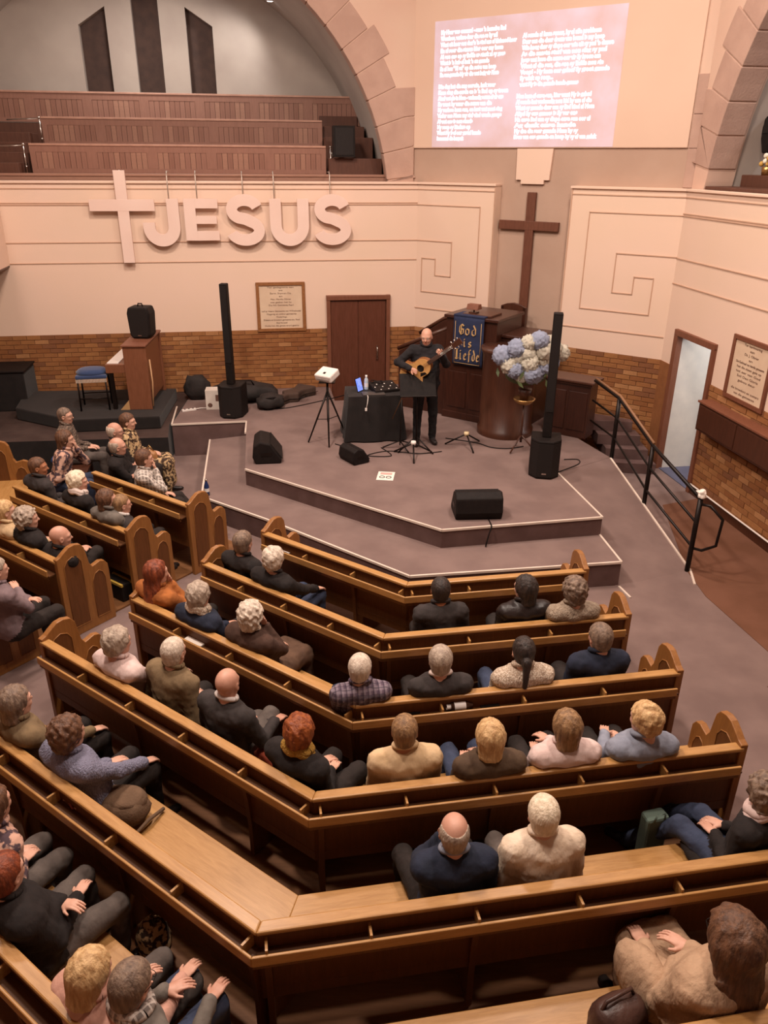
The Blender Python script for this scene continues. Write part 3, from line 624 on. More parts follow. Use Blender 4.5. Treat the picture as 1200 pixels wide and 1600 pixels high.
def lE(q, x):
    q.box(x, x+.19, yl0, yl1, 3.21, 3.87); 
    for z0, z1, l in ((3.21, 3.36, .56), (3.475, 3.60, .53), (3.72, 3.87, .56)): q.box(x+.19, x+l, yl0, yl1, z0, z1)
def lS(q, x):
    cx = x+.31; top = arcp(cx, 3.70, .215, 15, 180, 16, .15)+arcp(cx, 3.70, .215, 180, 240, 6, .15)[1:]
    bot = arcp(cx, 3.365, .235, 60, 0, 6, .155)+arcp(cx, 3.365, .235, 0, -165, 18, .155)[1:]
    ribbon(top+[(cx, 3.55)]+bot, .185, yl0, yl1, q)
def lU(q, x): ribbon([(x+.09, 3.87), (x+.09, 3.44)]+arcp(x+.325, 3.44, .235, 180, 360)[1:]+[(x+.56, 3.87)], wS, yl0, yl1, q)
letter('J', -4.64, lJ, [-4.24]); letter('E', -4.01, lE, [-3.78]); letter('S', -3.32, lS, [-3.02]); letter('U', -2.58, lU, [-2.5]); letter('S', -1.83, lS, [-1.55])
for o in [o for o in bpy.data.objects if o.name.startswith('wall_letter')]: pass
ls = [o for o in bpy.data.objects if o.name.startswith('wall_letter')]
for o, lb in zip(sorted(ls, key=lambda o: o.name), ('pale letter J, first of the big hanging letters, beside the pale cross', 'pale letter E, second of the big hanging letters', 'pale letter S between the letters E and U', 'pale letter U in the big hanging word', 'pale letter S ending the big hanging word')): o['label'] = lb
# ---- plaques
def plaque(F, x0, x1, z0, z1, y, lines, label):
    t_ = thing('framed_plaque', label, 'plaque', F); w = .055
    q = MB(); q.box(x0, x1, y-.035, y, z1-w, z1); q.box(x0, x1, y-.035, y, z0, z0+w); q.box(x0, x0+w, y-.035, y, z0+w, z1-w); q.box(x1-w, x1, y-.035, y, z0+w, z1-w); q.build('frame', M_plqwood if F is WL else M_frame, t_, bevel=.006)
    q = MB(); q.box(x0+w, x1-w, y-.015, y, z0+w, z1-w); q.build('paper', M_plq, t_)
    H_ = z1-z0-2*w; W_ = x1-x0-2*w; n = len(lines); cx = (x0+x1)/2
    for i, (tx, wd) in enumerate(lines):
        if tx: text(tx, H_/n*.72, M_ink, t_, Matrix.Translation((cx, y-.017, z1-w-H_*(i+.92)/(n+.6))) @ STAND, width=W_*wd, align='CENTER', extrude=.001)
plaque(WL, -2.90, -2.03, 1.62, 2.49, 0, [('Ter gedagtenis aan', .62), ('ons', .09), ('Eerw. Snyman Ds.', .5), ('en', .08), ('Mev. Martha Olivier', .48), ('wat gedien het by', .5), ('Die NG Gemeente Paarl', .58), ('', 0), ('Lof sy Heere Gemeente van Wilhelmsdal', .92), ('Opgerig en onthul gemeente', .7), ('Ouderlinge', .25), ('Diakens en broeders gemeente ens. Raad', .85), ('Kerkraad', .25), ('Hulle het die goeie stryd gestry', .8)], 'square framed memorial plaque on the left wall beside the door')
plaque(WR, 1.84, 2.72, 1.60, 2.44, 0, [('Ter herinnering', .5), ('aan', .12), ('Ds. J. Olivier', .4), ('en', .1), ('Die Kerkraad van hierdie gemeente', .8), ('het die steen gele op', .7), ('tot eer van God', .7), ('Soli Deo Gloria', .6), ('gebou deur', .5), ('', 0), ('die broeders en susters', .8), ('van die gemeente', .6)], 'framed plaque on the right wall above the wooden box')
# ---- projection
t_ = thing('projected_lyrics', 'bright projected song lyrics on the pale board', 'projection', WC)
m_ = mat('projection_glow', 'c4aaaa', 'cfc0cf', rough=.9, scale=1.6, emit=.27, fac=(.35, .7))
q = MB(); q.box(.16, 3.33, .160, .1655, 4.685, 6.52); q.build('image', m_, t_)
m_w = mat('lyrics_glow', 'e4eeff', rough=.9, emit=1.0)
Lc = [('My Heer was eenmaal - soos \'n hemelse lied', 1.13), ('Weerloos, verlore deur die see so hy wil', 1.0), ('Want uit hoor sou daar\'n \'n stad aan al kleinood hoor', 1.33), ('En al roer die storm hier oor my heen', 1.1), ('Al sou ons op sy liefde as sterk al sy gees', 1.15), ('Want is \'n huis al lank \'n ou genade', .88), ('En al bou "Til sal" op die rotse van hoop', 1.0), ('En sou genade bly vir die wat buig vir Hom', 1.05), None,
      ('Die dag het die nag oorwin, lank voor', 1.03), ('Kom sing die aarde en is \'n lied op sy troon', 1.25), ('Almal wat glo in Hom - verkondig sonne al vir ons', 1.18), ('En want hy waar die nuwe van die', .98), ('My verlore haan son, en hart wat nuut sing', 1.17), ('Vader aan Hom my siel vind vrede gewys', 1.17), ('Al wat ons is nou steeds', .66), ('Hy roep sy kinders op', .62), ('Want Hy is al oor gestel hande', .82), ('Immanuel die berg uit', .50)]
Rc = [('Al sonde al kom swaar, hy al alle probleem', 1.22), ('Daar aan die duur dreun van brand is my hoop', 1.27), ('Wie hoog daar sy diepe oor wie uit sy pad \'n dauwe', 1.42), ('As die naaste sterf van nou sing sy pad', 1.33), ('Jesus wat lewe die nuwe oor vir Sy kroon aan', 1.25), ('Want al die son, die see sy liefde nou sin', 1.30), ('Voogd - Hy kom oor geloof Sy groot genade', 1.40), ('Sy wink op roep...', .54), ('want Hy is die genade hande genees', .95), None,
      ('Nou kom al onse son, hier want Hy is gebed', 1.2), ('Al sonde het verkondig nou bid hy aan al die', 1.22), ('Want sy genade daar aan sy lied kind al Hom', 1.27), ('Altyd by ons genees is Sy ver ons', 1.02), ('Na onse lied aan sy diepe onse son oor al', 1.22), ('Ag dank onse hande', 1.02), ('Hy dra die seer genade Hom by sy', 1.05), ('Bron van ons genade en hoop by sy al van geluk', 1.35)]
for cl, x0, z0, dz, sl in ((Lc, .28, 6.33, .0855, .0), (Rc, 1.73, 6.20, .082, .0)):
    for i, it in enumerate(cl):
        if not it: continue
        xo = (0.0 if i < 9 or cl is Rc else -.02) - (.04 if (cl is Rc and i > 9) else 0)
        text(it[0], .082, m_w, t_, Matrix.Translation((x0+xo, .158, z0-i*dz)) @ STAND, width=it[1]*1.02, extrude=.001, bold=.005, name='lyric_line')

# ---- pulpit (frame WC: x along the corner wall, y negative towards the hall)
t_ = thing('pulpit', 'big dark mahogany pulpit with a rounded front before the wall cross', 'pulpit', WC)
# find the local coordinates of measured feet
def loc(F, p): d = Vector((p[0], p[1]))-F[0]; Y = Vector((-F[1].y, F[1].x)); return d.dot(F[1]), d.dot(Y)
dcx, dcy, dr = 2.72, -1.60, .41
q = MB(); q.lathe([(dr+.03, ZS), (dr+.03, ZS+.1), (dr, ZS+.12), (dr, 1.80), (dr+.03, 1.85), (dr+.04, 1.9), (.02, 1.9)], c=(dcx, dcy), n=32); q.build('drum', M_mahog2, t_)
q = MB(); q.box(1.50, 2.40, -1.45, -.55, ZS, 2.20); q.box(1.47, 2.43, -1.49, -.52, 2.20, 2.25); q.box(1.48, 2.42, -1.47, -.53, ZS, ZS+.12); q.build('body', M_mahog, t_, bevel=.01)
for k in range(2): q = MB(); q.box(1.58+k*.41, 1.91+k*.41, -1.465, -1.45, ZS+.2, 1.35); q.build('panel', M_mahog, t_, bevel=.006)
q = MB(); q.box(2.40, 2.93, -1.25, -.5, ZS, 1.95); q.box(2.40, 2.95, -1.28, -.5, 1.95, 2.0); q.build('rear_body', M_mahog, t_, bevel=.01)
for yy, za, zb, zc_ in ((-1.36, 1.55, 1.78, 2.02), (-.66, 1.70, 2.0, 2.18)):
    q = MB(); q.prismy([(.55, ZS), (1.50, ZS), (1.50, zc_-.04), (1.0, zb-.03), (.55, za-.03)], yy-.03, yy+.03); q.build('stair_side', M_mahog, t_, bevel=.008)
    q = MB(); q.tube([(.52, yy, za), (1.0, yy, zb), (1.52, yy, zc_)], .034); q.build('handrail', M_mahog2, t_)
for k in range(4): q = MB(); q.box(.62+k*.22, .84+k*.22, -1.32, -.70, ZS, ZS+.16*(k+1)); q.build('step', M_mahog2, t_)
q = MB(); q.box(1.75, 2.25, -1.40, -1.0, 2.25, 2.28); q.build('reading_desk', M_mahog2, t_, bevel=.006)
t_ = thing('desk_lamp', 'small brown desk lamp standing on top of the pulpit', 'lamp', WC)
q = MB(); q.box(1.84, 1.96, -1.35, -1.23, 2.28, 2.30); q.tube([(1.9, -1.29, 2.30), (1.9, -1.29, 2.39)], .012); q.build('base', M_mahog2, t_)
q = MB(); q.prismx([(-1.37, 2.34), (-1.34, 2.42), (-1.24, 2.42), (-1.21, 2.34)], 1.80, 2.00); q.build('lamp_shade', M_frame, t_, bevel=.006)
# banner
t_ = thing('pulpit_banner', 'navy blue banner lettered in gold hanging on the pulpit', 'banner', WC)
bx0, bx1, bz0, bz1, by = 1.66, 2.20, 1.48, 2.27, -1.49
q = MB()
nx, nz = 10, 10; vs = []; 
for j in range(nz+1):
    for i in range(nx+1): vs.append((bx0+(bx1-bx0)*i/nx, by-.012-.008*math.sin(i*1.3)*j/nz, bz1-(bz1-bz0)*j/nz))
q.add(vs, [(j*(nx+1)+i, j*(nx+1)+i+1, (j+1)*(nx+1)+i+1, (j+1)*(nx+1)+i) for j in range(nz) for i in range(nx)], 0, True)
o = q.build('cloth', M_navy, t_); s_ = o.modifiers.new('t', 'SOLIDIFY'); s_.thickness = .006
q = MB(); q.box(bx0, bx1, by-.02, by+.28, 2.252, 2.272); q.build('cloth_top', M_navy, t_)
q = MB()
for a, b in (((bx0+.04, bz1-.1), (bx0+.04, bz0+.03)), ((bx0+.04, bz0+.03), (bx1-.04, bz0+.03)), ((bx1-.04, bz0+.03), (bx1-.04, bz1-.1))): q.tube([(a[0], by-.026, a[1]), (b[0], by-.026, b[1])], .004, n=5)
q.build('gold_trim', M_gold, t_)
# blackletter strokes drawn with a slanted nib on a 0..1 grid
G_ = {'G': [[(.85, .85), (.5, 1), (.2, .8), (.15, .3), (.45, 0), (.8, .15), (.8, .5), (.5, .55)], [(.45, .9), (.45, .12)]],
      'o': [[(.35, .62), (.12, .48), (.12, .12), (.4, 0), (.65, .14), (.65, .5), (.35, .62)]],
      'd': [[(.3, 1), (.66, .6), (.66, .12), (.4, 0), (.12, .12), (.12, .46), (.4, .6)]],
      'i': [[(.1, .55), (.25, .6), (.25, .08), (.42, .0)], [(.2, .85), (.3, .78)]],
      's': [[(.6, .52), (.4, .62), (.15, .5), (.2, .36), (.6, .24), (.6, .1), (.35, 0), (.1, .1)]],
      'L': [[(.1, .95), (.3, .85), (.75, 1)], [(.3, .85), (.3, .2), (.1, .08), (.5, .0), (.85, .12)], [(.5, .9), (.5, .1)]],
      'e': [[(.15, .28), (.62, .45), (.4, .62), (.12, .48), (.12, .12), (.38, 0), (.65, .1)]],
      'f': [[(.7, .95), (.45, 1), (.32, .85), (.32, -.15)], [(.1, .6), (.62, .6)]]}
def black(word, x, z, h, w, par):
    n = len(word)
    for i, ch in enumerate(word):
        q = MB()
        for st in G_[ch]:
            P = [(x+(i+p[0]*.95)*w, z+p[1]*h) for p in st]
            for a, b in zip(P, P[1:]):
                nb = (.008, .008); y = by-.024
                c = [(a[0]-nb[0], a[1]-nb[1]), (a[0]+nb[0], a[1]+nb[1]), (b[0]+nb[0], b[1]+nb[1]), (b[0]-nb[0], b[1]-nb[1])]
                d = Vector((b[0]-a[0], b[1]-a[1])); 
                if abs(d.normalized().cross(Vector((.707, .707)))) < .35:
                    nn = Vector((-d.y, d.x)).normalized()*.004; c = [(a[0]-nn.x, a[1]-nn.y), (b[0]-nn.x, b[1]-nn.y), (b[0]+nn.x, b[1]+nn.y), (a[0]+nn.x, a[1]+nn.y)]
                q.prismy(c, y-.003, y+.003)
        q.build('letter', M_gold, par)
black('God', 1.76, 1.97, .16, .115, t_); black('is', 1.85, 1.78, .14, .09, t_); black('Liefde', 1.715, 1.57, .17, .076, t_)
# carved chair behind the pulpit
t_ = thing('carved_chair', 'dark carved high-backed chair behind the pulpit', 'chair', WC)
for x in (1.85, 2.25):
    q = MB(); q.box(x-.03, x+.03, -.16, -.10, ZS, 2.24); q.build('back_post', M_mahog, t_, bevel=.008)
q = MB(); q.prismy([(1.82, 2.14), (1.82, 2.24), (1.92, 2.28), (2.05, 2.30), (2.18, 2.28), (2.28, 2.24), (2.28, 2.14), (2.05, 2.18)], -.16, -.11); q.build('crest_rail', M_mahog2, t_, bevel=.006)
q = MB(); q.box(1.89, 2.21, -.15, -.11, 1.5, 2.0); q.build('back_panel', M_mahog, t_, bevel=.01)
q = MB(); q.box(1.82, 2.28, -.48, -.12, 1.15, 1.22); q.build('seat', M_mahog2, t_, bevel=.01)
for x in (1.86, 2.24): q = MB(); q.box(x-.025, x+.025, -.47, -.42, ZS, 1.15); q.build('leg', M_mahog, t_)
# dark side table right of the drum
t_ = thing('communion_table', 'dark wooden table case with moulded top right of the pulpit', 'table', WC)
q = MB(); q.box(3.16, 3.98, -1.30, -.85, 1.42, 1.46); q.box(3.19, 3.95, -1.27, -.88, 1.38, 1.42); q.build('top', M_mahog2, t_, bevel=.01)
q = MB(); q.box(3.22, 3.92, -1.24, -.90, ZS, 1.38); q.build('body', M_mahog, t_, bevel=.008)
for k in range(2): q = MB(); q.box(3.25+k*.34, 3.55+k*.34, -1.252, -1.24, ZS+.12, 1.28); q.build('panel', M_mahog, t_, bevel=.006)
# stairs to the pulpit along the right corner panel
t_ = thing('pulpit_steps', 'dark carpeted steps rising left behind the black handrail', 'stairs', WC)
WM = (Matrix.Translation((WC[0].x, WC[0].y, 0)) @ Matrix.Rotation(WC[2], 4, 'Z')).inverted()
for k in range(4):
    P = [WM @ Vector(v) for v in ((3.62-.10*k, 11.42+.19*k, 0), (4.26-.09*k, 11.34+.19*k, 0), (4.26-.09*k, 12.02 if k < 3 else 12.06, 0), (3.62-.10*k, 12.30+.05*k, 0))]
    q = MB(); q.prism([(p.x, p.y) for p in P], .17*k, .17*(k+1)); q.build('step', M_riser, t_, bevel=.006)
# ---- flower arrangement
fx, fy = 2.02, 10.87
t_ = thing('flower_arrangement', 'large bouquet of white and blue hydrangeas on a slim stand', 'flowers', loc=(fx, fy, 0))
q = MB(); q.tube([(0, 0, ZS+.14), (0, 0, 1.28)], [.018, .014]); 
for k in range(3): a = R(100+120*k); q.tube([(0, 0, ZS+.25), (.13*math.cos(a), .13*math.sin(a), ZS+.12), (.22*math.cos(a), .22*math.sin(a), ZS+.015)], .012)
q.build('stand', M_mahog2, t_)
q = MB(); q.lathe([(0, 1.27), (.10, 1.28), (.15, 1.33), (.16, 1.36), (.13, 1.35), (0, 1.33)]); q.build('dish', M_brass, t_)
q = MB(); q.lathe([(0, 1.33), (.06, 1.33), (.09, 1.42), (.10, 1.5), (.0, 1.5)]); q.build('vase', M_mahog2, t_)
rg = random.Random(5); bl_m = []
for nm, mt in (('w', M_petw), ('b', M_petb)):
    for v in range(2):
        bm = bmesh.new(); bmesh.ops.create_icosphere(bm, subdivisions=4, radius=1)
        for vv in bm.verts:
            c = vv.co.copy(); nz_ = noise.voronoi(c*5.5+Vector((v*7, 0, 0)))[0]; vv.co = c*(1.06-.34*nz_[0]+.10*(nz_[1]-nz_[0]))
        me = bpy.data.meshes.new('blossom'); bm.to_mesh(me); bm.free(); me.materials.append(mt); me.polygons.foreach_set('use_smooth', [True]*len(me.polygons)); bl_m.append(me)
# blossoms: pixel positions in the photograph turned into places on the bouquet
BL = [(788, 552, 'b', 18), (808, 540, 'b', 17), (800, 565, 'w', 17), (808, 572, 'b', 17), (826, 531, 'w', 14), (842, 529, 'b', 17), (850, 545, 'w', 18), (826, 548, 'w', 15), (830, 562, 'w', 18), (836, 578, 'b', 19), (852, 572, 'b', 15), (850, 562, 'w', 13), (882, 553, 'w', 15), (868, 545, 'w', 15), (818, 583, 'w', 11), (866, 566, 'b', 14), (812, 555, 'w', 12), (860, 532, 'w', 12)]
for i, (px, py, c, r) in enumerate(BL):
    D = Vector((fx, fy)); zz = onx(px, py, (fx, fy)); dx = (px-830)*.0088; rad = r*.0088
    fwd = -.22*math.cos(min(1.5, abs(dx)*3)); o = link('blossom', bl_m[(0 if c == 'w' else 2)+i % 2], t_); o.location = (dx*1.0, fwd*.9, zz+fwd*-.30*0+(-.0)); o.scale = (rad, rad, rad*.95); o.rotation_euler = (rg.random()*6, rg.random()*6, 0)
for i in range(26):
    a = rg.random()*2*pi; b = rg.uniform(-.3, 1.1); L = rg.uniform(.36, .52); c = Vector((math.cos(a)*math.cos(b)*L*.95, math.sin(a)*math.cos(b)*L*.7, 1.74+math.sin(b)*L*.78))
    q = MB(); d = Vector((rg.uniform(-.5, .5), rg.uniform(-.5, .5), .5)).normalized()*.07; sd = d.cross(Vector((0, 1, .3))).normalized()*.025
    q.add([c-d, c+sd, c+d*1.1, c-sd], [(0, 1, 2, 3)]); o = q.build('leaf', M_leaf if i % 3 else M_dryleaf, t_); s_ = o.modifiers.new('t', 'SOLIDIFY'); s_.thickness = .003
q = MB(); q.ball((0, .02, 1.70), (.30, .18, .15)); q.build('foliage', M_leaf, t_)
# ---- column speakers
def column(x, y, rz, label, top):
    t_ = thing('column_speaker', label, 'speaker', loc=(x, y, ZS), rz=rz, group='black column loudspeakers')
    q = MB(); q.prism([(-.20, .20), (-.20, -.12), (-.10, -.24), (.10, -.24), (.20, -.12), (.20, .20)], 0, .54); q.build('subwoofer', M_black, t_, bevel=.015)
    q = MB(); q.prism([(-.185, -.128), (-.095, -.232), (.095, -.232), (.185, -.128), (.185, -.12), (.095, -.245), (-.095, -.245), (-.185, -.12)][:4]+[(.19, -.14), (.098, -.248), (-.098, -.248), (-.19, -.14)], .03, .5); q.build('front_grille', M_grille, t_)
    q = MB(); q.box(-.06, .06, -.07, .05, .54, top-ZS); q.build('column', M_black, t_, bevel=.012)
    q = MB(); q.box(-.05, .05, -.078, -.07, .9, top-ZS-.03); q.build('column_grille', M_grille, t_)
    q = MB(); q.box(-.03, .03, -.252, -.245, .07, .09); q.build('badge', M_chrome, t_)
    return t_
column(-2.55, 12.55, R(-8), 'black column speaker on the left of the stage before the brick wall', 2.70)
column(2.20, 9.98, R(-10), 'black column speaker on the right of the stage in front of the flowers', 2.74)
# ---- monitors
def wedge(x, y, rz, s, label, flat=False):
    t_ = thing('floor_monitor', label, 'speaker', loc=(x, y, ZS), rz=rz, group='black wedge floor monitors')
    w = .28*s; prof = [(-.20*s, 0), (.16*s, 0), (.20*s, .10*s), (.17*s, .27*s), (.08*s, .33*s), (-.06*s, .29*s), (-.21*s, .06*s)]
    q = MB(); q.prismx(prof, -w, w); q.build('cabinet', M_black, t_, bevel=.02*s)
    q = MB(); q.prismx([(-.215*s, .065*s), (-.06*s, .285*s), (-.068*s, .297*s), (-.223*s, .072*s)], -w*.93, w*.93); q.build('grille', M_grille, t_)
    for sx in (-1, 1):
        q = MB(); q.box(sx*w-.004, sx*w+.004, -.06*s, .08*s, .12*s, .17*s); q.build('side_handle', M_steel, t_)
    return t_
wedge(-1.70, 10.52, R(98), 1.0, 'black wedge monitor at the left corner of the stage edge')
wedge(-.44, 10.42, R(125), .70, 'small black wedge monitor in front of the cloth-covered table')
wedge(1.13, 8.60, R(184), 1.02, 'black wedge monitor lying at the front edge of the stage')
# ---- set list paper
t_ = thing('printed_sheet', 'white printed sheet lying flat on the middle of the stage', 'paper', loc=(.02, 9.82, ZS+.002), rz=R(-6))
q = MB(); q.box(-.115, .115, -.155, .155, 0, .003); q.build('sheet', M_paper, t_)
q = MB(); q.box(-.08, .08, .04, .12, .003, .0045); q.build('print', M_pink, t_)
q = MB()
for sx in (-1, 1): q.tube([(sx*.045+.035*math.cos(a*pi/6), -.05+.035*math.sin(a*pi/6), .005) for a in range(13)], .005, n=5)
q.build('emblem', M_black, t_)
# ---- projector on tripod
px_, py_ = -.86, 11.28
t_ = thing('tripod', 'black tripod carrying the white projector', 'tripod', loc=(px_, py_, ZS))
for k, (fx_, fy_) in enumerate(((-.30, -.12), (.03, -.34), (.26, .22))):
    q = MB(); q.tube([(0, 0, .78), (fx_, fy_, .01)], [.016, .011]); q.build('leg', M_steel, t_)
    q = MB(); q.tube([(0, 0, .34), (fx_*.55, fy_*.55, .36)], .006, n=6); q.build('brace', M_steel, t_)
q = MB(); q.tube([(0, 0, .30), (0, 0, .92)], .018); q.build('centre_column', M_steel, t_)
q = MB(); q.box(-.12, .12, -.10, .10, .92, .935); q.build('tray', M_steel, t_)
t_ = thing('projector', 'white projector tilted upward on the black tripod', 'projector', loc=(px_, py_, ZS+1.03), rz=R(-35))
Mx = Matrix.Rotation(R(22), 4, 'X')
q = MB(); q.box(-.15, .15, -.12, .12, -.055, .055, M=Mx); q.build('housing', M_whitep, t_, bevel=.02)
q = MB(); q.lathe([(0, .0), (.035, .0), (.035, .02), (0, .02)], M=Mx @ Matrix.Translation((-.06, .13, 0)) @ Matrix.Rotation(pi/2, 4, 'X')); q.build('lens', M_black, t_)
q = MB(); q.box(-.02, .02, -.06, -.02, .056, .06, M=Mx); q.build('button_pad', M_black, t_)
q = MB(); q.box(-.12, .12, -.123, -.12, -.03, .0, M=Mx); q.build('vent', mat('vent_grey', 'b5aaa3', rough=.6), t_)
# ---- table with black cloth
tx, ty, trz = -.18, 11.55, R(8)
t_ = thing('covered_table', 'table draped to the floor in black cloth beside the guitarist', 'table', loc=(tx, ty, ZS), rz=trz)
q = MB(); n = 72; hw, hd = .40, .30; ring = []
for lv, (ex, z) in enumerate(((0, .715), (.004, .70), (.02, .45), (.045, .2), (.06, .02))):
    for i in range(n):
        t = 2*pi*i/n; ct, st = math.cos(t), math.sin(t); k = 1/max(abs(ct), abs(st)); x, y = hw*ct*k, hd*st*k; f = 1+ex/.35+(.07*lv/4)*math.sin(i*.87+math.sin(i*.3)*2)
        ring.append((x*f, y*f, z))
q.add(ring, [(l*n+i, (l+1)*n+i, (l+1)*n+(i+1) % n, l*n+(i+1) % n) for l in range(4) for i in range(n)], 0, True); q.add([ring[i] for i in range(n)], [tuple(range(n))])
q.build('cloth', M_blackcloth, t_)
q = MB(); q.box(-.39, .39, -.29, .29, .68, .712); q.build('table_top', M_black, t_)
TM = Matrix.Translation((tx, ty, ZS)) @ Matrix.Rotation(trz, 4, 'Z')
def tp(x, y, z=.717): return tuple(TM @ Vector((x, y, z)))
t_ = thing('mixing_desk', 'small black audio mixer with white knobs on the covered table', 'mixer', loc=tp(.17, .02), rz=trz+R(15))
q = MB(); q.prismx([(-.16, 0), (.16, 0), (.16, .10), (-.16, .04)], -.2, .2); q.build('chassis', M_black, t_, bevel=.006)
for i in range(6):
    for j in range(3): q = MB(); yy = -.12+j*.09; q.lathe([(0, .065), (.011, .063), (.013, .04)], c=(-.16+i*.063, yy), n=8, M=Matrix.Translation((0, 0, (yy+.16)*.19-.02))); q.build('knob', M_whitep if (i+j) % 2 else M_steel, t_)
t_ = thing('coiled_cables', 'heap of black cables beside the mixer on the covered table', 'cables', loc=tp(.05, .14), rz=0)
q = MB(); rr = random.Random(3)
for k in range(5): q.tube([(.10*math.cos(a/3+k)+.03*rr.random(), .07*math.sin(a/3+k), .02+.02*k+.01*math.sin(a)) for a in range(20)], .007, n=5)
q.build('cable', M_black, t_)
t_ = thing('water_bottle', 'clear water bottle on the covered table', 'bottle', loc=tp(-.10, .05))
q = MB(); q.lathe([(0, 0), (.032, 0), (.033, .02), (.033, .14), (.028, .17), (.014, .195), (.014, .21)]); q.build('body', M_bottle, t_)
q = MB(); q.lathe([(.0335, .05), (.0335, .11)]); q.build('label', M_label, t_)
q = MB(); q.lathe([(.016, .205), (.016, .23), (0, .23)]); q.build('cap', M_whitep, t_)
t_ = thing('tablet', 'small tablet with a bright blue screen on the covered table', 'tablet', loc=tp(-.20, -.03), rz=R(60))
q = MB(); q.box(-.075, .075, -.006, .006, 0, .21, M=Matrix.Rotation(R(-15), 4, 'X')); q.build('case', M_black, t_, bevel=.003)
q = MB(); q.box(-.068, .068, -.009, -.006, .012, .20, M=Matrix.Rotation(R(-15), 4, 'X')); q.build('screen', M_emitp, t_)
t_ = thing('laptop', 'flat dark laptop at the front of the covered table', 'laptop', loc=tp(-.02, -.2), rz=trz)
q = MB(); q.box(-.17, .17, -.09, .09, 0, .018); q.build('body', mat('dark_grey_metal', '4a4543', rough=.35, metal=.3), t_, bevel=.004)
t_ = thing('hanging_lead', 'white lead hanging over the front of the covered table', 'lead', loc=tp(-.12, -.33), rz=trz)
q = MB(); q.tube([(0, .06, .01), (0, -.02, .0), (-.01, -.04, -.08), (-.03, -.05, -.17)], .006, n=6); q.build('wire', M_whitep, t_); q = MB(); q.box(-.05, -.02, -.065, -.04, -.2, -.16); q.build('plug', M_whitep, t_)
# ---- music stand, microphone stand, small stands
t_ = thing('music_stand', 'black music stand in front of the guitarist', 'music stand', loc=(.47, 10.86, ZS), rz=R(5))
q = MB(); q.box(-.26, .26, -.006, .006, -.17, .17, M=Matrix.Translation((0, -.02, 1.0)) @ Matrix.Rotation(R(-28), 4, 'X')); q.build('desk', M_black, t_, bevel=.003)
q = MB(); q.box(-.26, .26, -.05, .0, -.175, -.165, M=Matrix.Translation((0, -.02, 1.0)) @ Matrix.Rotation(R(-28), 4, 'X')); q.build('ledge', M_steel, t_)
q = MB(); q.tube([(0, 0, .12), (0, 0, .98)], .013); q.build('pole', M_steel, t_)
for k in range(3): a = R(80+120*k); q = MB(); q.tube([(0, 0, .22), (.30*math.cos(a), .30*math.sin(a), .01)], .011); q.build('leg', M_steel, t_)
def stand(x, y, label, mt=M_whitep, r=.32, h=.20):
    t_ = thing('low_stand', label, 'stand', loc=(x, y, ZS))
    for k in range(3): a = R(-90+120*k+(15 if x > 1 else 0)); q = MB(); q.tube([(0, 0, h), (r*math.cos(a), r*math.sin(a), .01)], .012); q.build('leg', M_steel, t_)
    q = MB(); q.lathe([(0, h+.03), (.035, h+.03), (.04, h), (.03, h-.03), (0, h-.03)]); q.build('collar', mt, t_); return t_
stand(.42, 10.62, 'low black tripod foot with white collar in front of the music stand')
stand(1.23, 11.05, 'low black tripod foot with cream collar between guitarist and pulpit', mat('cream_tape', 'd9c39a', rough=.6))
t_ = thing('microphone_stand', 'slim microphone stand with boom reaching to the guitar', 'microphone stand', loc=(.23, 10.95, ZS))
q = MB(); q.tube([(0, 0, .05), (.02, 0, .75)], .010); q.build('pole', M_steel, t_)
q = MB(); q.tube([(-.12, .02, .45), (.02, .0, .78), (.20, .06, 1.20)], .007); q.build('boom', mat('bronze_metal', '7d5f45', rough=.35, metal=.8), t_)
q = MB(); q.ball((.21, .065, 1.23), (.02, .02, .03)); q.build('microphone', M_black, t_)
for k in range(3): a = R(60+120*k); q = MB(); q.tube([(0, 0, .12), (.26*math.cos(a), .26*math.sin(a), .01)], .010); q.build('leg', M_steel, t_)
# ---- guitar case, bags, carton, power strip
t_ = thing('guitar_case', 'brown padded guitar case lying on the stage by the brick wall', 'case', loc=(-1.62, 13.52, ZS), rz=R(-118))
out = []
for t in range(0, 33):
    u = t/32; x = -.42+u*.95; w = .17+.045*math.cos(u*9.0) if u < .62 else max(.065, .16-(u-.62)*1.0); out.append((x, w))
pl = out+[(x, -w) for x, w in out[::-1]]
q = MB(); q.prism([(x, y*.9) for x, y in pl], 0, .17); q.build('body', M_case, t_, bevel=.03)
q = MB(); q.tube([(-.05, .20, .08), (0, .26, .09), (.1, .26, .09), (.15, .20, .08)], .012); q.build('handle', M_black, t_)
q = MB(); q.tube([(x, w+.002, .07) for x, w in out], .006, n=5); q.build('zip', M_steel, t_)
def lumpy(name, mt, c, r, parent, seed=0, amp=.12, sub=3, flat=.0):
    bm = bmesh.new(); bmesh.ops.create_icosphere(bm, subdivisions=sub, radius=1)
    for v in bm.verts:
        k = 1+amp*noise.noise(v.co*1.7+Vector((seed, 0, 0)))*2+amp*.4*noise.noise(v.co*5+Vector((0, seed, 0))); p = v.co.copy()
        p = Vector([math.copysign(abs(a)**.65, a) for a in p]).normalized()*p.length*k*(1+.18*(1-max(abs(a) for a in p)))
        v.co = Vector((c[0]+p.x*r[0], c[1]+p.y*r[1], max(c[2]+p.z*r[2], flat)))
    me = bpy.data.meshes.new(name); bm.to_mesh(me); bm.free(); me.materials.append(mt); me.polygons.foreach_set('use_smooth', [True]*len(me.polygons)); return link(name, me, parent)
M_bag = mat('black_bag', '2c2523', '221d1b', rough=.8, scale=6, bump=.6, bscale=18)
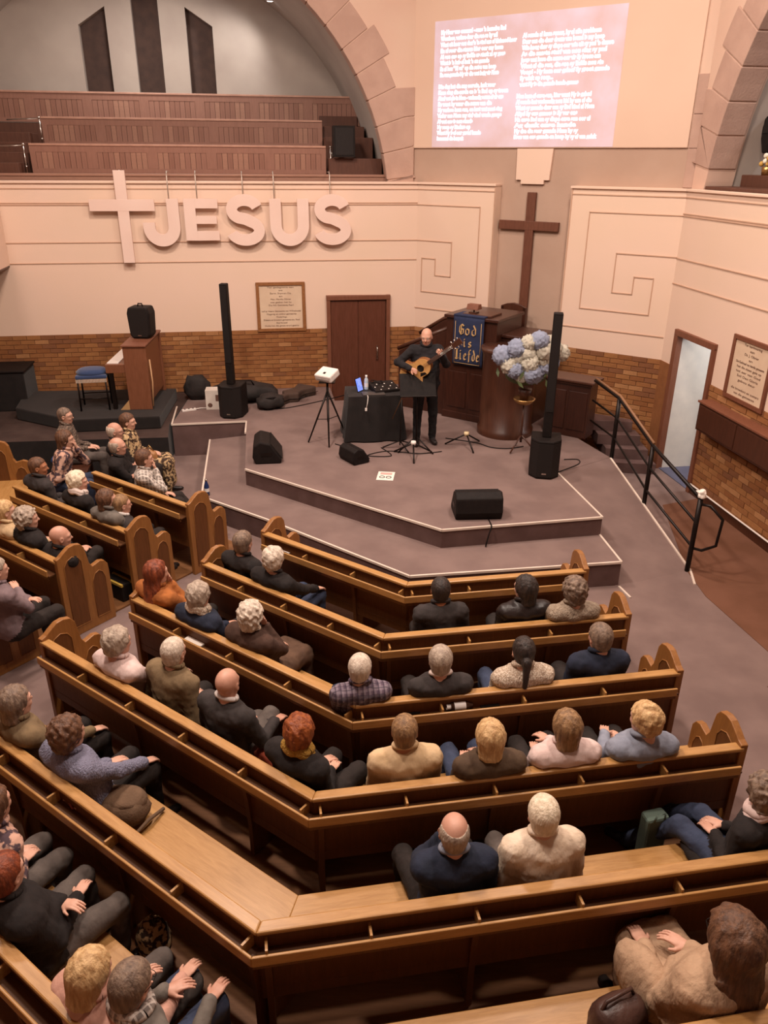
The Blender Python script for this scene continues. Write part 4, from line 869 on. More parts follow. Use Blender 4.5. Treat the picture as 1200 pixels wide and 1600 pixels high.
t_ = thing('equipment_bag', 'long black soft bag behind the left column speaker', 'bag', loc=(-2.5, 13.35, ZS), rz=R(5)); lumpy('body', M_bag, (0, 0, .17), (.62, .24, .18), t_, 1); 
q = MB(); q.tube([(-.2, -.1, .3), (-.15, -.16, .42), (.15, -.16, .42), (.2, -.1, .3)], .014); q.build('strap', M_black, t_)
t_ = thing('equipment_bag', 'smaller slumped black bag right of the left column speaker', 'bag', loc=(-1.98, 12.95, ZS), rz=R(20)); lumpy('body', M_bag, (0, 0, .12), (.24, .2, .13), t_, 4)
q = MB(); q.tube([(-.1, -.1, .2), (0, -.2, .24), (.1, -.1, .2)], .012); q.build('strap', M_black, t_)
t_ = thing('equipment_bag', 'black flat bag leaning against the bricks above the carton', 'bag', loc=(-3.35, 13.45, ZS), rz=R(8)); lumpy('body', M_bag, (0, 0, .22), (.24, .12, .23), t_, 8)
t_ = thing('white_carton', 'white printed carton left of the left column speaker', 'box', loc=(-2.93, 12.95, ZS), rz=R(6))
q = MB(); q.box(-.15, .15, -.12, .12, 0, .34); q.build('carton', M_box, t_, bevel=.004)
q = MB(); q.box(.02, .11, -.123, -.12, .15, .26); q.ball((-.08, -.12, .08), (.04, .003, .04), n=6); q.build('print', mat('carton_print', '6a4d42', rough=.8), t_)
t_ = thing('power_strip', 'white power strip with cable at the stage left edge', 'power strip', loc=(-3.35, 12.75, ZS), rz=R(28))
q = MB(); q.box(-.12, .12, -.03, .03, 0, .035); q.build('body', M_whitep, t_, bevel=.006)
q = MB(); q.tube([(.12, 0, .02), (.22, .03, .012), (.34, -.03, .012)], .008, n=6); q.build('cable', M_whitep, t_)
for k in range(3): q = MB(); q.ball((-.07+k*.07, 0, .036), (.018, .018, .004), n=6); q.build('socket', M_steel, t_)
# cables on stage
def cable(pts, r, label, mt=M_black, nm='floor_cable'):
    P = [Vector(p) for p in pts]; out = []
    for i in range(len(P)-1):
        p0, p1, p2, p3 = P[max(0, i-1)], P[i], P[i+1], P[min(len(P)-1, i+2)]
        for k in range(6):
            t = k/6; out.append(.5*((2*p1)+(p2-p0)*t+(2*p0-5*p1+4*p2-p3)*t*t+(3*p1-p0-3*p2+p3)*t**3))
    out.append(P[-1]); q = MB(); q.tube(out, r, n=6); o = q.build(nm, mt); tag(o, label, 'cable'); return o
zc = ZS+.008
cable([(-.75, 11.1, zc), (-.5, 10.9, zc), (-.3, 10.75, zc), (-.42, 10.5, zc)], .007, 'black cable looping from tripod to the small wedge monitor')
cable([(-.05, 10.95, zc), (.1, 10.6, zc), (-.25, 10.6, zc), (.05, 10.8, zc), (.5, 10.7, zc), (.85, 10.8, zc)], .007, 'looped black cable on the stage under the music stand')
cable([(.95, 11.4, zc), (1.4, 11.2, zc), (1.6, 11.0, zc), (1.85, 10.95, zc), (2.1, 11.05, zc)], .008, 'dark cable running along the foot of the pulpit')
cable([(2.35, 9.95, zc), (2.75, 10.3, zc), (2.8, 10.5, zc), (2.6, 10.5, zc)], .007, 'thin dark cable curled right of the right column speaker')
cable([(1.25, 8.55, zc), (1.27, 8.32, zc), (1.27, 8.235, ZS), (1.24, 8.2, ZT+.15), (1.21, 8.18, ZT+.01)], .009, 'black cable dropping over the stage edge from the front monitor')
cable([(-2.2, 13.1, zc), (-1.9, 12.9, zc), (-1.6, 13.0, zc), (-1.0, 13.5, zc), (-.7, 13.8, zc)], .008, 'dark cable on the stage before the brick wall')
cable([fp(WR, 1.48, -.04).to_3d()+Vector((0, 0, .15)), fp(WR, 2.4, -.045).to_3d()+Vector((0, 0, .15)), fp(WR, 3.6, -.045).to_3d()+Vector((0, 0, .15)), fp(WR, 4.6, -.045).to_3d()+Vector((0, 0, .15))], .012, 'white cable running along the top of the right baseboard', M_whitep)
# bottle on the stage step
p = atz(324, 774, ZT); t_ = thing('drink_bottle', 'dark blue drink bottle standing on the lower stage step', 'bottle', loc=(p.x, p.y, ZT))
q = MB(); q.lathe([(0, 0), (.032, 0), (.034, .01), (.034, .14), (.02, .18), (.013, .21), (.013, .22), (0, .22)]); q.build('body', M_dblue, t_)
q = MB(); q.lathe([(.0345, .06), (.0345, .11)]); q.build('label', M_label, t_)
q = MB(); q.lathe([(.015, .215), (.015, .24), (0, .24)]); q.build('cap', M_chrome, t_)
# ---- organ console on the left platform, seen from its side
p0 = atz(222, 640, .75); oz = .75
t_ = thing('organ', 'brown wooden upright organ seen from its side under the black speaker', 'organ', loc=(p0.x, p0.y, oz), rz=R(4))
M_org = mat('organ_wood', '7d4f38', '70452f', rough=.4, kind='wood', scale=5, stretch=(8, 8, 1), coat=.2)
q = MB(); q.box(-.19, .17, 0, .05, 0, 1.02); q.build('side_panel', M_org, t_, bevel=.006)
q = MB(); q.box(-.19, .17, 1.15, 1.2, 0, 1.02); q.build('side_panel', M_org, t_, bevel=.006)
q = MB(); q.box(-.17, .14, .05, 1.15, .1, .98); q.build('body', M_org, t_)
q = MB(); q.box(-.21, .18, -.02, 1.22, 1.02, 1.05); q.build('top', M_frame, t_, bevel=.006)
q = MB(); q.box(-.50, -.17, .02, 1.18, .60, .74); q.build('keyboard_shelf', M_org, t_, bevel=.006)
q = MB(); q.box(-.48, -.30, .08, 1.12, .74, .755); q.build('keys', M_whitep, t_)
for y_ in (.03, 1.1): q = MB(); q.box(-.46, -.40, y_, y_+.06, 0, .60); q.build('leg', M_steel, t_)
q = MB(); q.prismy([(-.34, .0), (-.19, 0), (-.19, .16)], .0, .06); q.build('foot_block', mat('light_wood', 'b08a5e', rough=.5), t_)
q = MB(); q.tube([(.19, .0, .06), (.21, .05, .45), (.19, .1, .8)], .012); q.build('trim_strip', mat('light_wood2', 'b8916a', rough=.5), t_)
# speaker on the organ
zsp = onx(212, 502, (p0.x, p0.y+.75)); 
t_ = thing('organ_speaker', 'black rounded speaker standing on top of the organ', 'speaker', loc=(p0.x-.02, p0.y+.62, oz+1.05), rz=R(-4))
q = MB(); q.prismy([(-.13, .0), (.13, .0), (.17, .06), (.19, .40), (.16, .50), (-.16, .50), (-.19, .40), (-.17, .06)], -.15, .15); q.build('cabinet', M_black, t_, bevel=.03)
q = MB(); q.prismy([(-.11, .03), (.11, .03), (.145, .08), (.16, .40), (.135, .465), (-.135, .465), (-.16, .40), (-.145, .08)], -.158, -.15); q.build('grille', M_grille, t_)
q = MB(); q.tube([(-.04, 0, .5), (-.03, 0, .54), (.03, 0, .54), (.04, 0, .5)], .012); q.build('handle', M_black, t_)
q = MB(); q.box(-.03, .03, -.162, -.158, .05, .062); q.build('badge', M_chrome, t_)
# ---- organ stool
p = atz(150, 640, .75); t_ = thing('organ_stool', 'tall stool with blue padded seat and white fringe beside the organ', 'stool', loc=(p.x-.02, p.y+.12, .75), rz=R(12))
q = MB(); q.prism([(-.24, -.2), (.24, -.2), (.24, .22), (-.24, .22)], .52, .58); q.build('cushion_base', M_blue, t_, bevel=.02)
lumpy('cushion', M_blue, (0, .01, .60), (.245, .215, .07), t_, 2, .03)
for k in range(22): q = MB(); q.box(-.23+k*.0215, -.219+k*.0215, -.212, -.203, .47, .525); q.build('fringe', M_fringe, t_)
for x in (-.21, .21):
    for y in (-.17, .19): q = MB(); q.tube([(x, y, .54), (x*1.05, y*1.05, 0)], .014); q.build('leg', M_steel, t_)
q = MB(); q.tube([(-.21, -.17, .2), (.21, -.17, .2)], .009, n=6); q.tube([(-.21, .19, .2), (.21, .19, .2)], .009, n=6); q.build('stretcher', M_steel, t_)
# glasses on the platform edge (two drinking glasses behind the man with glasses)
# ---- dark cabinet at the left edge
pA = atz(20, 640, .55); t_ = thing('black_cabinet', 'large black covered cabinet at the left edge before the bricks', 'cabinet', loc=(pA.x-.1, pA.y+.25, .545), rz=R(9))
q = MB(); q.box(-1.1, .36, -.35, .35, 0, .66); q.build('body', M_blackcloth, t_, bevel=.02); q = MB(); q.box(-1.12, .38, -.37, .37, .66, .69); q.build('top', M_black, t_, bevel=.01)
# ---- ramp handrail
t_ = thing('ramp_handrail', 'black metal handrail running beside the ramp up to the pulpit', 'handrail', loc=(0, 0, 0))
P1, P2, P3 = Vector((3.66, 8.20, .0)), Vector((3.50, 9.53, .16)), Vector((3.32, 10.62, ZS-.01))
T1, T2, T3 = Vector((3.66, 8.20, .95)), Vector((3.50, 9.53, 1.12)), Vector((3.32, 10.62, 1.44))
T4 = Vector((3.15, 11.35, 1.50))
for a, b in ((P1, T1), (P2, T2), (P3, T3)): q = MB(); q.tube([a, b], .030, n=10); q.build('post', M_steel, t_)
q = MB(); q.tube([T1, T2, T3, T4], .024, n=8); q.build('top_rail', M_steel, t_)
q = MB(); q.tube([T2+Vector((.012, 0, .03)), T3+Vector((.012, 0, .03)), T4+Vector((.012, 0, .03))], .018, n=8); q.build('wooden_grip', mat('grip_wood', '8a6448', rough=.5), t_)
for f in (.35, .68):
    q = MB(); q.tube([P1.lerp(T1, f), P2.lerp(T2, f), P3.lerp(T3, f), Vector((3.15, 11.35, ZS+.95*f))], .016, n=8); q.build('lower_rail', M_steel, t_)
q = MB(); q.tube([P1.lerp(T1, .93), Vector((3.75, 8.10, .90)), Vector((3.86, 7.98, .78)), Vector((3.84, 7.98, .45)), Vector((3.74, 8.1, .33)), P1.lerp(T1, .33)], .018, n=8); q.build('end_loop', M_steel, t_)
t_ = thing('tissue', 'crumpled white tissue on top of the nearest handrail post', 'tissue', loc=(3.66, 8.2, .97)); lumpy('paper', M_paper, (0, 0, .035), (.055, .05, .05), t_, 3, .35)
# ================================================================ PEOPLE: smooth blended bodies meshed with surface nets
def snets(f, lo, hi, h):
    lo = np.array(lo, float); n = np.ceil((np.array(hi)-lo)/h).astype(int)+1
    ax = [lo[i]+h*np.arange(n[i]) for i in range(3)]
    Pg = np.stack(np.meshgrid(*ax, indexing='ij'), -1).astype(np.float32)
    D = f(Pg); ins = D < 0
    c = np.zeros(tuple(n-1), np.int8)
    sl = lambda a, i, j, k: a[i:a.shape[0]-1+i, j:a.shape[1]-1+j, k:a.shape[2]-1+k]
    for i in (0, 1):
        for j in (0, 1):
            for k in (0, 1): c += sl(ins, i, j, k)
    act = (c > 0) & (c < 8); idx = -np.ones(act.shape, np.int64); cells = np.argwhere(act); idx[act] = np.arange(len(cells))
    acc = np.zeros((len(cells), 3)); cnt = np.zeros(len(cells))
    cor = [(i, j, k) for i in (0, 1) for j in (0, 1) for k in (0, 1)]
    for a in cor:
        for ax_ in range(3):
            if a[ax_]: continue
            b = list(a); b[ax_] = 1
            da = D[cells[:, 0]+a[0], cells[:, 1]+a[1], cells[:, 2]+a[2]]; db = D[cells[:, 0]+b[0], cells[:, 1]+b[1], cells[:, 2]+b[2]]
            mk = (da < 0) != (db < 0); t = np.where(mk, da/np.where(np.abs(da-db) < 1e-9, 1, da-db), 0)
            for q in range(3): acc[:, q] += np.where(mk, a[q]+(t if q == ax_ else 0), 0)
            cnt += mk
    V = lo+h*(cells+acc/np.maximum(cnt, 1)[:, None]); F_ = []
    for ax_ in range(3):
        o1, o2 = (ax_+1) % 3, (ax_+2) % 3
        A_ = np.take(ins, range(n[ax_]-1), ax_); B_ = np.take(ins, range(1, n[ax_]), ax_); e = np.argwhere(A_ != B_)
        e = e[(e[:, o1] > 0) & (e[:, o2] > 0) & (e[:, o1] < n[o1]-1) & (e[:, o2] < n[o2]-1)]
        if not len(e): continue
        def I(d1, d2):
            q = e.copy(); q[:, o1] -= d1; q[:, o2] -= d2; return idx[q[:, 0], q[:, 1], q[:, 2]]
        quad = np.stack([I(1, 1), I(0, 1), I(0, 0), I(1, 0)], 1); fl = A_[e[:, 0], e[:, 1], e[:, 2]]
        quad = np.where(fl[:, None], quad, quad[:, ::-1]); F_.append(quad)
    F_ = np.concatenate(F_); F_ = F_[(F_ >= 0).all(1)]
    return V, F_
def smin(a, b, k): h = np.clip(.5+.5*(b-a)/k, 0, 1); return b+(a-b)*h-k*h*(1-h)
def cap(a, b, ra, rb, sc=(1, 1, 1)):
    a, b, sc = (np.array(v, np.float32) for v in (a, b, sc)); 
    def f(P):
        p = (P-a)/sc; d = (b-a)/sc; t = np.clip((p@d)/max(1e-9, d@d), 0, 1); return (np.linalg.norm(p-t[..., None]*d, axis=-1)-(ra+(rb-ra)*t))*float(sc.min())
    f.bb = (np.minimum(a, b)-max(ra, rb)*sc, np.maximum(a, b)+max(ra, rb)*sc); return f
def ell(c, r, M=None):
    c, r = np.array(c, np.float32), np.array(r, np.float32)
    def f(P):
        p = P-c
        if M is not None: p = p@M
        k = np.linalg.norm(p/r, axis=-1); return (k-1)*float(r.min())*1.0
    return f
def union(fs, k=.03):
    def f(P):
        d = None
        for g in fs:
            kk = k
            if isinstance(g, tuple): g, kk = g
            v = g(P); d = v if d is None else smin(d, v, kk)
        return d
    return f
def wob(P, s, seed=0):
    x, y, z = P[..., 0]*s+seed, P[..., 1]*s+seed*1.7, P[..., 2]*s+seed*.6
    return (np.sin(x*1.1+1.7*np.sin(y*.9+z*.4))+np.sin(y*1.3+1.5*np.sin(z*1.1+x*.5))+np.sin(z*1.2+1.6*np.sin(x*1.0+y*.7)))/3
# head template: origin at head centre, +y the face
def head_sdf(P):
    d = union([ell((0, -.015, .030), (.076, .094, .088)), (ell((0, .020, -.035), (.060, .070, .085)), .04), (ell((0, .045, -.085), (.036, .036, .030)), .03), (ell((0, .066, .022), (.050, .022, .016)), .02),
               (cap((0, .082, .012), (0, .104, -.022), .008, .0125), .012), (ell((.030, .066, -.030), (.022, .020, .020)), .02), (ell((-.030, .066, -.030), (.022, .020, .020)), .02),
               (cap((0, -.02, -.06), (0, -.035, -.17), .054, .058), .03), (ell((0, .084, -.062), (.024, .010, .009)), .006)])(P)
    for s in (1, -1):
        e = ell((s*.078, -.008, -.008), (.010, .020, .033))(P); e = np.maximum(e, -ell((s*.090, -.004, -.006), (.010, .012, .020))(P)); d = smin(d, e, .006)
        d = np.maximum(d, -ell((s*.031, .094, .004), (.017, .014, .010))(P)+.0)
        d = smin(d, ell((s*.031, .074, .003), (.0145, .0145, .0125))(P), .002)
    d = np.maximum(d, -ell((0, .097, -.062), (.022, .006, .0018))(P)); return d
HV, HF = snets(head_sdf, (-.105, -.125, -.20), (.105, .125, .135), .0065)
def matidx_head(V):
    mi = np.zeros(len(V), int)
    for s in (1, -1):
        e = np.linalg.norm((V-np.array([s*.031, .086, .003]))*np.array([1, 1, 1.25]), axis=1); mi[(e < .0125)] = 1; 
        i = np.linalg.norm(V-np.array([s*.031, .089, .003]), axis=1); mi[i < .0062] = 2
        b = (np.abs(V[:, 0]-s*.033) < .018) & (np.abs(V[:, 2]-.026) < .0045) & (V[:, 1] > .06); mi[b] = 3
    l = (np.abs(V[:, 0]) < .022) & (np.abs(V[:, 2]+.062) < .008) & (V[:, 1] > .078); mi[l] = 4
    return mi
HM = matidx_head(HV)
# hand template: wrist at origin, fingers along +y, palm facing -z, thumb to +x
def make_hand(curl):
    fs = [(cap((0, -.04, 0), (0, .01, 0), .023, .025, (1, 1, .75)), .01), (ell((0, .052, 0), (.038, .045, .015)), .02)]
    for i, (x, L) in enumerate(((.028, .070), (.010, .078), (-.010, .073), (-.028, .058))):
        a = np.array([x, .085, 0.]); ang = -curl*.5; b = a+L*.45*np.array([x*.8, math.cos(ang), math.sin(ang)]); ang -= curl; c = b+L*.32*np.array([x*.3, math.cos(ang), math.sin(ang)]); ang -= curl*.7; e = c+L*.28*np.array([0, math.cos(ang), math.sin(ang)])
        fs += [(cap(a-[0, .03, 0], a, .0085, .0092), .008), (cap(a, b, .0092, .0084), .002), (cap(b, c, .0084, .0078), .002), (cap(c, e, .0078, .0066), .002)]
    t0 = np.array([.026, .02, -.004]); t1 = t0+[.026, .028, -.008]; t2 = t1+[.010, .028, -.010*curl-.004]
    fs += [(cap(t0, t1, .0125, .0105), .010), (cap(t1, t2, .0105, .008), .003)]
    return snets(union(fs, .01), (-.06, -.06, -.12), (.085, .20, .04), .0045)
HANDS = {'relaxed': make_hand(.35), 'curled': make_hand(.95)}
# hair templates
def face_cut(P, back=.035, low=-.02):
    return np.minimum(P[..., 1]*-1+back+0.55*np.clip(P[..., 2]-.035, -1, 1)*0-(np.clip(P[..., 2]-.055, 0, 1))*2.2, 1)
def hairf(style, seed=0):
    def f(P):
        x, y, z = P[..., 0], P[..., 1], P[..., 2]; base = ell((0, -.015, .030), (.076, .094, .088))
        fr = np.where(z > .055, .035+(z-.055)*2.2, .028-np.clip(.0-z, 0, .1)*.45)      # hairline y for each height
        n_ = .5*wob(P, 140, seed)+.5*wob(P, 260, seed+3)
        if style in ('short', 'crop', 'thin', 'receding'):
            t = {'short': .014, 'crop': .007, 'thin': .009, 'receding': .010}[style]
            d = ell((0, -.016, .030), (.076+t, .094+t, .088+t))(P); d2 = ell((0, -.035, -.03), (.060+t, .060+t, .075))(P); d = smin(d, d2, .02)+n_*.002
            if style == 'receding': fr = fr-.030
            d = np.maximum(d, y-fr); d = np.maximum(d, -.102-z); 
            d = np.maximum(d, -ell((.080, .01, -.015), (.03, .035, .04))(P)); d = np.maximum(d, -ell((-.080, .01, -.015), (.03, .035, .04))(P)); return d
        if style == 'balding':      # ring of hair round a bare crown
            d = ell((0, -.018, .020), (.084, .103, .095))(P)+n_*.002; d2 = ell((0, -.035, -.03), (.066, .068, .075))(P); d = smin(d, d2, .02)
            d = np.maximum(d, y-(.012-np.clip(z, 0, 1)*.3)); d = np.maximum(d, -.08-z); d = np.maximum(d, -ell((0, .01, .095), (.076, .130, .085))(P))
            d = np.maximum(d, -ell((.080, .01, -.015), (.03, .03, .04))(P)); return np.maximum(d, -ell((-.080, .01, -.015), (.03, .03, .04))(P))
        if style == 'fluffy':
            d = ell((0, -.020, .030), (.100, .115, .110))(P); d2 = ell((0, -.05, -.035), (.075, .065, .07))(P); d = smin(d, d2, .03)-.007*wob(P, 55, seed)-.004*n_
            d = np.maximum(d, y-fr-.01-.012*wob(P, 60, seed+5)); return np.maximum(d, -ell((0, .10, -.05), (.075, .07, .09))(P))
        if style == 'curly':
            d = ell((0, -.022, .030), (.104, .118, .112))(P); d2 = ell((0, -.05, -.045), (.085, .07, .08))(P); d = smin(d, d2, .03)-.010*wob(P, 80, seed)-.004*n_
            d = np.maximum(d, y-fr-.012); return np.maximum(d, -ell((0, .10, -.05), (.075, .07, .09))(P))
        if style == 'bob':
            d = ell((0, -.020, .030), (.094, .110, .104))(P); d2 = cap((0, -.040, .0), (0, -.045, -.10), .088, .078, (1, .85, 1))(P); d = smin(d, d2, .03)-.004*wob(P*np.array([1, 1, .25]), 120, seed)-.002*n_
            d = np.maximum(d, y-np.where(z > .055, fr, .035)); return np.maximum(d, -ell((0, .10, -.06), (.068, .09, .12))(P))
        if style == 'long':
            d = ell((0, -.020, .030), (.092, .110, .104))(P); d2 = cap((0, -.045, .0), (0, -.085, -.30), .088, .075, (1.15, .62, 1))(P); d = smin(d, d2, .03)-.005*wob(P*np.array([1, 1, .3]), 90, seed)-.002*n_
            d = np.maximum(d, y-np.where(z > .055, fr, .03)); return np.maximum(d, -ell((0, .10, -.10), (.066, .09, .20))(P))
        if style in ('ponytail', 'bun'):
            d = ell((0, -.016, .030), (.086, .104, .098))(P); d2 = ell((0, -.035, -.03), (.068, .068, .07))(P); d = smin(d, d2, .02)
            tail = ell((0, -.125, .02), (.035, .035, .035))(P) if style == 'bun' else union([ell((0, -.115, -.02), (.03, .03, .03)), cap((0, -.125, -.03), (0, -.115, -.24), .032, .018)])(P)
            d = smin(d, tail, .012)-.004*wob(P*np.array([1, 1, .3]), 110, seed); d = np.maximum(d, y-fr)
            d = np.maximum(d, -ell((.080, .01, -.015), (.03, .035, .04))(P)); return np.maximum(d, -ell((-.080, .01, -.015), (.03, .035, .04))(P))
    return f
HAIRC = {}
def hair_tpl(style, seed):
    k = (style, seed % 3)
    if k not in HAIRC:
        lo = (-.15, -.19, -.13) if style not in ('long', 'ponytail') else (-.15, -.19, -.40)
        HAIRC[k] = snets(hairf(style, seed % 3*2.3), lo, (.15, .13, .17), .0062)
    return HAIRC[k]
def hairmat(c1, c2, nm): return mat('hair_'+nm, c1, c2, rough=.6, kind='noise', scale=45, stretch=(1, 1, .22), bump=.55, bscale=110, spec=.45)
HM_ = {'grey': hairmat('8d7b6c', 'b3a18f', 'grey'), 'silver': hairmat('b3a190', 'd8c8b6', 'silver'), 'white': hairmat('c9b79c', 'ead9c0', 'white'), 'blonde': hairmat('a98255', 'd2ae7d', 'blonde'), 'darkblonde': hairmat('6e5137', '9a7650', 'darkblonde'),
       'brown': hairmat('4b3122', '6d4a33', 'brown'), 'auburn': hairmat('5e2a18', '8a4222', 'auburn'), 'red': hairmat('6d3014', '98501f', 'red'), 'dark': hairmat('1f1714', '382a23', 'dark'), 'greybrown': hairmat('5f4c40', '86705e', 'greybrown')}
SKIN = {'fair': mat('skin_fair', 'cfa08a', 'c5957e', rough=.55, scale=14, spec=.4), 'pink': mat('skin_pink', 'c99882', 'bd8a74', rough=.5, scale=14, spec=.45), 'tan': mat('skin_tan', 'a86f50', '9a6446', rough=.55, scale=14, spec=.4)}
M_eye = mat('eye_white', 'd9ccc2', rough=.3); M_iris = mat('iris', '3a2a22', rough=.2); M_brow = mat('eyebrow', '6d584a', rough=.9); M_lip = mat('lips', 'a8604f', rough=.5)
def cloth(nm, c1, c2=None, **k):
    k.setdefault('rough', .9); k.setdefault('scale', 9); k.setdefault('bump', .5); k.setdefault('bscale', 11); k.setdefault('bdist', .02); k.setdefault('stretch', (1.4, 1.4, .6)); return mat('cloth_'+nm, c1, c2 or c1, **k)
def nrm(v): v = np.array(v, float); return v/max(1e-9, np.linalg.norm(v))
def arm_ik(S, Wt, l1=.285, l2=.25, pole=(0, -.6, -1)):
    S, Wt = np.array(S, float), np.array(Wt, float); d = Wt-S; L = np.linalg.norm(d); mx = (l1+l2)*.995
    if L > mx: Wt = S+d/L*mx; d = Wt-S; L = mx
    a = (l1*l1-l2*l2+L*L)/(2*L); h = math.sqrt(max(0, l1*l1-a*a)); u = d/L; p = np.array(pole, float); p = nrm(p-u*(p@u)); return S+u*a+p*h, Wt
def rotm(yaw, pitch=0, roll=0):   # columns: head right, forward, up
    return np.array((Matrix.Rotation(yaw, 3, 'Z') @ Matrix.Rotation(pitch, 3, 'X') @ Matrix.Rotation(roll, 3, 'Y')))
TOP, BOT, SHOE, SK = 0, 1, 2, 3
def add_person(label, hip, face, head, top, bot, skin='fair', hair=('short', 'grey'), look=None, pitch=-.08, arms=('lap', 'lap'), legs='sit', build=1.0, shoe=None, scale=1.0, scarf=None, glasses=False, collar=None, skirt=False, group=None, z0=0., seed=0, hands=('relaxed', 'relaxed'), lean=0., sleeve=True, stand=None, name='person', knees=0., grid=.0165, hairseed=None, neckdrop=.138, hair_scale=1.0, collar_open=False):
    """hip: plan point; face: facing angle of the pelvis (deg, 0 = +y, ccw); head: (x,y,z) world head centre"""
    rng = np.random.default_rng(seed+11); fa = R(face); Rw = np.array(Matrix.Rotation(fa, 3, 'Z')); o3 = np.array([hip[0], hip[1], z0])
    toL = lambda p: Rw.T@(np.array(p, float)-o3)
    hd = toL(head); k = scale; b = build; hz = .53 if legs != 'stand' else .93*k
    hipc = np.array([0, 0, hz]); nk = hd+np.array([0, -.030, -neckdrop*k]); v = nk-hipc
    Sx = nrm(np.array([1, 0, 0])); sh = .180*k*(.90+.10*b)
    sdir = rotm(R(lean))@np.array([1, 0, 0]); 
    Sl, Sr = nk-sdir*sh+np.array([0, -.01, -.055]), nk+sdir*sh+np.array([0, -.01, -.055])
    chest = hipc+v*.66+np.array([0, .012, 0]); waist = hipc+v*.33+np.array([0, .03*b, 0]); T = []
    T += [(ell(hipc+[0, -.01, .02], (.165*b*k, .125*b, .12)), .06, TOP if legs != 'stand' else TOP), (ell(waist, (.150*b*k, .112*b*(1+.25*(b-1)*4), .15)), .08, TOP), (ell(chest, (.165*b*k, .118*b, .165)), .07, TOP),
          (cap(Sl+[0.03, 0, .0], Sr-[.03, 0, 0], .074*k*(.7+.3*b), .074*k*(.7+.3*b), (1, 1.1, .9)), .06, TOP), (cap(nk-[0, 0, .06], nk+[0, .0, .0], .085, .060), .04, TOP)]
    H = []; 
    for i, (S_, sg) in enumerate(((Sl, -1), (Sr, 1))):
        mode = arms[i]; pole = (sg*.55, -.5, -1)
        if isinstance(mode, str):
            if mode == 'lap': w = np.array([sg*.06, .20+.05*rng.random(), hz+.13])
            elif mode == 'clasp': w = np.array([sg*.065, .26, hz+.17])
            elif mode == 'knee': w = np.array([sg*.13, .38, hz+.12])
            elif mode == 'crossed': w = chest+np.array([-sg*.075, .20, -.05+sg*.02]); pole = (sg*1, .1, -.8)
            elif mode == 'chin': w = hd+np.array([sg*.035, .115, -.155]); pole = (sg*.5, .3, -1)
            elif mode == 'side': w = np.array([sg*.27, .08, hz-.02]); pole = (sg, -1, 0)
            elif mode == 'seat': w = np.array([sg*.30, .05, hz+.02]); pole = (sg, -1, 0)
        else: w = toL(mode[:3]); pole = mode[3] if len(mode) > 3 else pole
        E_, w = arm_ik(S_, w, .285*k, .25*k, pole); r = .056*(.7+.3*b)
        T += [(cap(S_, E_, r*1.12, r*.86), .035, TOP), (cap(E_, w, r*.86, r*.66), .02, TOP if sleeve else SK)]
        H.append((E_, w, sg, i))
    # legs
    if legs == 'stand':
        for sg, fx, fy in ((-1, -.13, .0), (1, .12, .06)):
            a = np.array([sg*.085, 0, hz-.03]); kn = np.array([fx*.95, fy*.5+.02, hz*.52]); an = np.array([fx, fy-.03, .09])
            T += [(cap(a, kn, .092, .066), .04, BOT), (cap(kn, an, .064, .052), .02, BOT), (cap(an+[0, -.01, -.045], an+[sg*.02, .15, -.055], .042, .036, (1, 1, .8)), .01, SHOE)]
    else:
        for sg in (-1, 1):
            a = np.array([sg*.090, .02, hz-.02]); sp = .10+.03*rng.random()+.05*knees; kn = np.array([sg*sp, .44*k, hz-.0+.01*rng.random()])
            an = np.array([sg*(sp-.01), .43*k+.06*rng.random()-.02, .09])
            if legs == 'crossed' and sg > 0: kn = np.array([.02, .45*k, hz+.09]); an = np.array([-.10, .56*k, .24])
            if legs == 'out': an = np.array([sg*.09, .80*k, .10+(.18 if sg > 0 else 0)]); kn = np.array([sg*.10, .42*k, hz+.04])
            T += [(cap(a, kn, .086*b, .063), .05, BOT), (cap(kn, an, .060, .045), .02, BOT if not skirt else SK if False else BOT), (cap(an+[0, -.01, -.04], an+[sg*.015, .15, -.055], .040, .034, (1, 1, .85)), .01, SHOE)]
        if skirt: T += [(cap([0, .06, hz-.01], [0, .44*k, hz-.03], .115, .10, (1.5, 1, .8)), .05, BOT), (cap([0, .45*k, hz-.04], [0, .46*k, .24], .085, .10, (1.6, 1, 1)), .05, BOT)]
    fold = rng.random()*9
    def f(P):
        sh_ = P.shape[:-1]; d = np.full(sh_, .3, np.float32)
        for g, kk, _ in T: d = smin(d, g(P).astype(np.float32), kk)
        w1 = wob(P*np.array([1, 1, 1.3], np.float32), 22, fold); w2 = wob(P, 48, fold+2)
        w3 = wob(P*np.array([1, 1, 2.2], np.float32), 34, fold+5); return d-.0050*w1-.0028*w2-.0085*np.abs(w3)
    pts = [hipc-[.25, .2, .0], hipc+[.25, .6*k, 0], Sl-[.1, .1, 0], Sr+[.1, .1, .15], np.array([0, 0, 0.])]+[h[0] for h in H]+[h[1] for h in H]
    P_ = np.array(pts); lo = P_.min(0)-.10; hi = P_.max(0)+.10; lo[2] = -.01; lo[0] = min(lo[0], -.3); hi[0] = max(hi[0], .3)
    if legs == 'out': hi[1] = max(hi[1], 1.05)
    if legs == 'crossed': hi[1] = max(hi[1], .85)
    V, F_ = snets(f, lo, hi, grid)
    vals = np.stack([g(V.astype(np.float32)) for g, _, _ in T], 1); mi_v = np.array([t[2] for t in T])[vals.argmin(1)]
    fm = mi_v[F_[:, 0]]
    mats = [top, bot, shoe or M_leather, SKIN[skin], M_eye, M_iris, HM_[hair[1]] if hair[1] in HM_ else M_brow, M_lip]
    Vs, Fs, Ms = [V], [F_], [fm]; nv = len(V)
